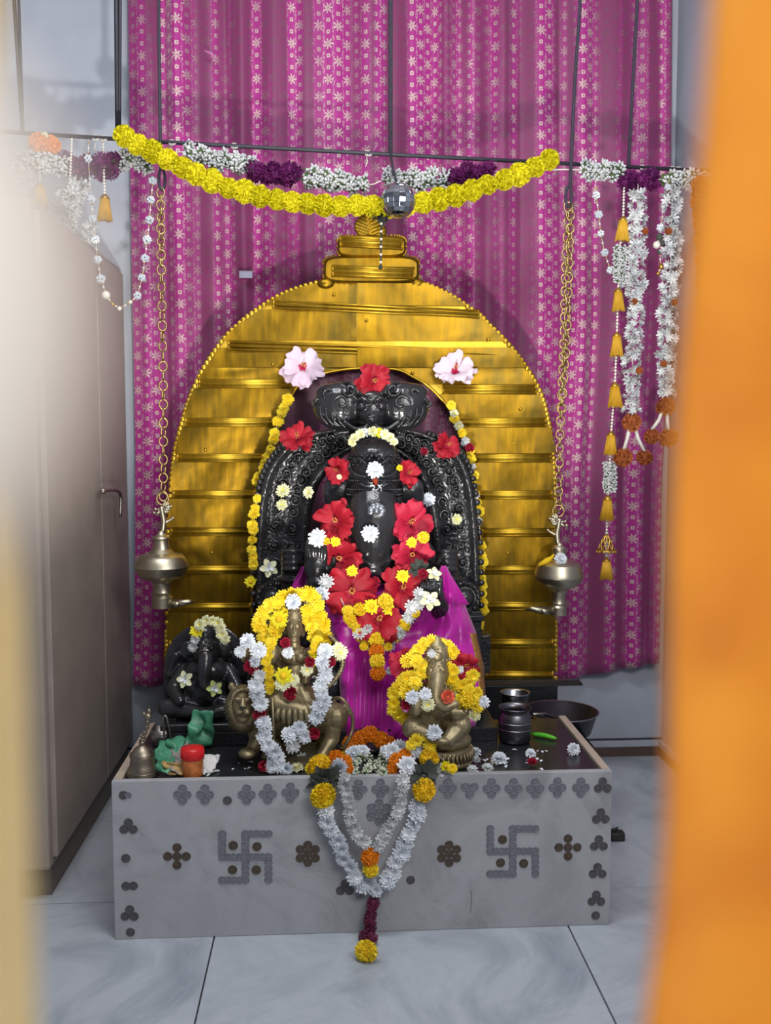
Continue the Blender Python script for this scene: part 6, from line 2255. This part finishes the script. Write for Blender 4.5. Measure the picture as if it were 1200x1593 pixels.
pm.grid(lambda u, v: Vector(((u - 0.5) * 0.016, (v - 0.5) * 0.009 * math.sin(PI * (0.15 + 0.7 * u)), 0.0015 + 0.003 * math.sin(PI * u))), 4, 2)
FL['white_scrap'] = pm.mesh('petal', 'white_petal')
for i in range(26):
    x, y = (rr.uniform(720, 860), rr.uniform(1165, 1203)) if i < 19 else (rr.uniform(360, 400), rr.uniform(1185, 1203))
    o = bpy.data.objects.new('petal', FL['white_scrap'])
    COL.objects.link(o)
    o.location = PZ(x, y, AT + 0.0005)
    o.rotation_euler = (0, 0, rr.uniform(0, 6))
    k = rr.uniform(0.5, 1.1)
    o.scale = (k, k, k)
    props(o, None, 'small white petal scattered on the black granite altar top', 'petal', 'white petals scattered on the granite')

# ================================================================== VESSELS AND THINGS ON THE ALTAR TOP
def lathe_thing(px, py, prof, z=AT, n=32):
    c = PZ(px, py, z)
    return c


# steel pot at the right with a second rim showing behind it
c = PZ(801, 1153, AT + 0.001)
r = root('steel_pot', c, 'shiny steel pot with a narrow neck, right of the small brass deity', 'pot')
s = S(c.y)
R = 27 * s
MB().lathe([(R * 0.75, 0), (R * 0.93, 0.006), (R * 0.98, 0.03), (R * 0.99, 0.062), (R * 0.95, 0.082), (R * 0.84, 0.092), (R * 0.80, 0.097), (R * 0.96, 0.109), (R * 0.97, 0.112), (R * 0.93, 0.111), (R * 0.76, 0.098), (R * 0.80, 0.09), (R * 0.9, 0.07), (R * 0.85, 0.012), (0.001, 0.01)], c, 40).build('pot_body', 'pot_steel', r)
for z in (0.045, 0.066):
    MB().lathe([(R * 0.985, z - 0.0012), (R * 1.01, z), (R * 0.985, z + 0.0012)], c, 40, cap=False).build('band', 'steel', r)
c2 = PZ(803, 1127, AT + 0.001)
c2.y += 0.02
r2 = root('steel_tumbler', c2, 'second steel vessel standing right behind the steel pot, only its rim showing', 'vessel')
MB().lathe([(R * 0.7, 0), (R * 0.8, 0.05), (R * 0.86, 0.1), (R * 0.95, 0.105), (R * 0.92, 0.106), (R * 0.8, 0.1), (R * 0.7, 0.01), (0.001, 0.01)], c2, 36).build('vessel_body', 'steel', r2)
# fresh green pod
gp = [PZ(828, 1142, AT + 0.007), PZ(846, 1144, AT + 0.009), PZ(866, 1149, AT + 0.007)]
MB().tube(spline(gp, 5), [0.003, 0.006, 0.0075, 0.008, 0.008, 0.008, 0.0078, 0.0075, 0.007, 0.006, 0.003], 8).build('green_pod', 'bean', label='fresh bright green pod lying on the granite right of the steel pot', cat='vegetable')
# wide steel basin behind the altar
c = P(871, 1152, 3.39)
c.z = 0.337
r = root('steel_basin', c, 'wide dull steel basin behind the right end of the altar', 'basin')
s = S(3.39)
ztop = P(871, 1106, 3.39).z - c.z
MB().lathe([(45 * s, 0), (49 * s, 0.004), (58 * s, ztop * 0.9), (61 * s, ztop), (61 * s, ztop + 0.002), (57 * s, ztop), (47 * s, 0.008), (0.001, 0.007)], c, 48).build('basin_body', 'pot_inside', r)
MB().lathe([(60.5 * s, ztop - 0.002), (62 * s, ztop + 0.001), (60 * s, ztop + 0.003), (59 * s, ztop)], c, 48, cap=False).build('rim', 'steel', r)
MB().tube([c + Vector((0.02, -0.03, 0.045)), c + Vector((-0.08, -0.10, ztop + 0.02)), c + Vector((-0.13, -0.14, ztop + 0.03))], 0.006, 8).build('ladle_handle', 'dull_steel', None, label='ladle handle leaning out of the wide steel basin', cat='ladle')

# hand bell at the left corner
c = PZ(222, 1206, AT + 0.001)
s = S(c.y)
r = root('hand_bell', c, 'worn brass hand bell with a tall handle at the left corner of the altar', 'bell')
MB().lathe([(24 * s, 0), (25 * s, 3 * s), (23 * s, 6 * s), (23.5 * s, 8 * s), (20 * s, 16 * s), (18.5 * s, 26 * s), (19 * s, 30 * s), (19.5 * s, 32 * s), (18 * s, 34 * s), (17 * s, 37 * s), (12 * s, 44 * s), (7 * s, 47 * s), (5 * s, 49 * s)], c, 36).build('bell_body', 'hand_bell', r)
for z in (7, 31, 35):
    MB().lathe([((23.4 if z < 10 else 18.8) * s, (z - 1) * s), ((24.4 if z < 10 else 19.8) * s, z * s), ((23.4 if z < 10 else 18.8) * s, (z + 1) * s)], c, 36, cap=False).build('ridge', 'hand_bell', r)
mb = MB()
u = lambda x, z: c + Vector((x * s, 0, z * s))
mb.ell(u(0, 52), 5 * s)
hd = spline([u(0, 54), u(3, 64), u(8, 78), u(10, 90)], 5)
mb.tube(hd, [4 * s, 3.6 * s, 3.2 * s, 3 * s, 3 * s, 3 * s, 3 * s, 3 * s, 2.8 * s, 2.8 * s, 2.8 * s, 2.8 * s, 2.8 * s, 2.8 * s, 2.6 * s, 2.4 * s], 8)
for k in range(5):
    mb.tube([hd[k * 3] + Vector((4.2 * s * math.cos(a * PI / 4), 4.2 * s * math.sin(a * PI / 4), 0.6 * s * a)) for a in range(9)], 1.1 * s, 5)
mb.ell(u(10, 94), (6 * s, 5 * s, 6 * s))
mb.ell(u(12, 102), (3.5 * s, 3.5 * s, 5 * s))
mb.ell(u(4, 98), (3 * s, 3 * s, 4 * s))
mb.build('handle', 'hand_bell', r)

# two little metal cups and a loop handled ladle
for (x, y, R0, h, lb) in ((252, 1158, 16, 26, 'small steel cup directly behind the hand bell'), (279, 1153, 15, 22, 'small steel cup between the bell cup and the green film')):
    c = PZ(x, y, AT + 0.001)
    s = S(c.y)
    rt_ = root('steel_cup', c, lb, 'cup')
    MB().lathe([(R0 * 0.8 * s, 0), (R0 * 0.95 * s, 2 * s), (R0 * s, h * 0.6 * s), (R0 * 1.02 * s, h * s), (R0 * 0.95 * s, h * s), (R0 * 0.9 * s, 4 * s), (0.001, 3 * s)], c, 28).build('cup_body', 'dull_steel', rt_)
    MB().lathe([(R0 * 1.0 * s, (h * 0.62 - 1) * s), (R0 * 1.05 * s, h * 0.62 * s), (R0 * 1.0 * s, (h * 0.62 + 1) * s)], c, 28, cap=False).build('band', 'steel', rt_)
c = PZ(264, 1160, AT + 0.001)
mb = MB()
mb.tube(spline([c + Vector((0.012, -0.012, 0.0)), c + Vector((0.004, -0.016, 0.05)), c + Vector((-0.002, -0.016, 0.085)), c + Vector((-0.009, -0.015, 0.10)), c + Vector((-0.015, -0.016, 0.085)), c + Vector((-0.012, -0.018, 0.0))], 6), 0.0035, 6)
mb.build('loop_ladle', 'dull_steel', label='thin bent loop handled spoon standing between the two small cups', cat='spoon')

# red lidded jar
c = PZ(300, 1206, AT + 0.001)
s = S(c.y)
r = root('spice_jar', c, 'small amber jar with a red screw lid at the altar edge', 'jar')
MB().lathe([(15.5 * s, 0), (17 * s, 2 * s), (17 * s, 26 * s), (15 * s, 29 * s), (14.5 * s, 30 * s)], c, 32).build('jar_body', 'jar_plastic', r)
lid = MB()
lid.lathe([(17.8 * s, 28 * s), (18.2 * s, 29 * s), (18.2 * s, 42 * s), (17.2 * s, 45 * s), (10 * s, 46 * s)], c, 40)
for k in range(40):
    a = 2 * PI * k / 40
    d = Vector((math.cos(a), math.sin(a), 0)) * 18.2 * s
    lid.tube([c + d + Vector((0, 0, 30 * s)), c + d + Vector((0, 0, 42 * s))], 0.5 * s, 4)
lid.build('lid', 'red_plastic', r)


def crumple(name, mat, corners, seed, amp, label, cat, n=14, lift=0.0):
    """A crumpled sheet through four corner points in world space."""
    r = random.Random(seed)
    ph = [(r.uniform(4, 16), r.uniform(4, 16), r.uniform(0, 6.28), r.uniform(0.3, 1)) for _ in range(6)]
    a, b, c_, d = [Vector(q) for q in corners]

    def fn(u, v):
        p = a * (1 - u) * (1 - v) + b * u * (1 - v) + c_ * u * v + d * (1 - u) * v
        h = sum(w * math.sin(fx * u + fy * v + f) for fx, fy, f, w in ph) / 6
        e = sum(w * math.cos(fy * u - fx * v + f) for fx, fy, f, w in ph) / 6
        q = p + Vector((e * amp * 0.6, h * amp, abs(h) * amp + lift))
        q.z = max(q.z, AT + 0.0025)
        return q
    mb = MB()
    mb.grid(fn, n, n)
    o = mb.build(name, mat, label=label, cat=cat)
    mod(o, 'SOLIDIFY', thickness=0.0012, offset=0)
    return o


zz = AT + 0.01
crumple('plastic_bag', 'green_film', [PZ(285, 1165, zz), PZ(330, 1160, zz), P(334, 1108, 2.94), P(303, 1106, 2.96)], 4, 0.03, 'crumpled green plastic film standing against the black plinth', 'bag')
crumple('plastic_bag', 'green_film', [PZ(242, 1200, zz), PZ(262, 1206, zz), P(290, 1150, 2.84), P(244, 1155, 2.84)], 8, 0.035, 'crumpled green plastic film between the hand bell and the jar', 'bag')
crumple('plastic_wrap', 'grey_film', [PZ(250, 1200, zz), PZ(280, 1204, zz), P(292, 1158, 2.80), P(258, 1172, 2.80)], 12, 0.02, 'greyish clear wrap behind the amber jar', 'wrap')
crumple('paper_scrap', 'tan_paper', [PZ(262, 1206, zz - 0.006), PZ(284, 1207, zz - 0.006), P(286, 1186, 2.72), P(250, 1188, 2.72)], 16, 0.012, 'printed tan paper scrap left of the amber jar', 'paper')
crumple('paper_scrap', 'paper', [PZ(316, 1206, zz - 0.006), PZ(330, 1204, zz - 0.006), P(344, 1176, 2.76), P(316, 1174, 2.76)], 20, 0.012, 'white crumpled paper scrap right of the amber jar', 'paper')
mb = MB()
mb.tube(spline([PZ(322, 1207, AT + 0.004), PZ(332, 1200, AT + 0.006), PZ(341, 1199, AT + 0.003)], 5), [0.003] * 11, 6)
mb.build('paper_twist', 'paper', label='white twisted paper strip at the altar edge right of the jar', cat='paper')
# dark bit on the floor at the right of the altar
mb = MB()
cc = PZ(962, 1306, 0.0)
mb.box(cc + Vector((-0.03, -0.02, 0.0)), cc + Vector((0.02, 0.02, 0.03)), bev=0.006)
mb.tube([cc + Vector((-0.02, 0, 0.03)), cc + Vector((0.0, 0, 0.045))], [0.01, 0.002], 6)
mb.build('coal_lump', 'black_wood', label='dark lump lying on the marble floor right of the altar', cat='lump')

# ================================================================== DOORWAY THE PICTURE IS TAKEN THROUGH (out of focus)
def doorway():
    lx = P(40, 800, 0.30).x
    d = root('door_leaf', (lx - 0.02, 0.1, 0.0), 'out of focus cream painted door leaf along the left edge with an added haze knob', 'door')
    MB().box((lx - 0.04, -0.55, 0.02), (lx, 0.30, 2.15), bev=0.004).build('leaf_panel', 'cream_paint', d, smooth=False)
    k = MB()  # added knob, invented so that its blur gives the white haze upper left
    kx = P(150, 800, 0.095).x
    zc = P(122, 480, 0.095).z
    k.ell((kx - 0.020, 0.095, zc), (0.020, 0.018, 0.027), 20, 14)
    k.tube([(lx, 0.095, zc), (kx - 0.03, 0.095, zc)], 0.008, 10)
    k.lathe([(0.02, 0), (0.02, 0.004), (0.012, 0.006)], (lx, 0.095, zc), 16, 0, facing((1, 0, 0)))
    k.build('haze_knob', 'haze_knob_white', d)

    def fn(u, v):
        z = 2.2 - 2.1 * v
        y = P(1100, 796, 0.3).z
        py = 796 - (z - CAM_H) / S(0.3)
        edge = 1100 + (py - 0) * (-0.035) + 8 * math.sin(py / 190.0)
        x0 = P(max(1020, min(1130, edge)), 796, 0.3).x
        return Vector((x0 + 0.34 * u, 0.3 + 0.012 * math.sin(u * 17 + 0.6 * math.sin(v * 3)) + 0.004 * math.sin(v * 40 + u * 9), z))
    mb = MB()
    mb.grid(fn, 60, 120)
    o = mb.build('orange_curtain', 'orange_cloth', None, label='out of focus orange cloth curtain hanging along the right edge of the doorway', cat='curtain')
    mod(o, 'SOLIDIFY', thickness=0.002)


doorway()
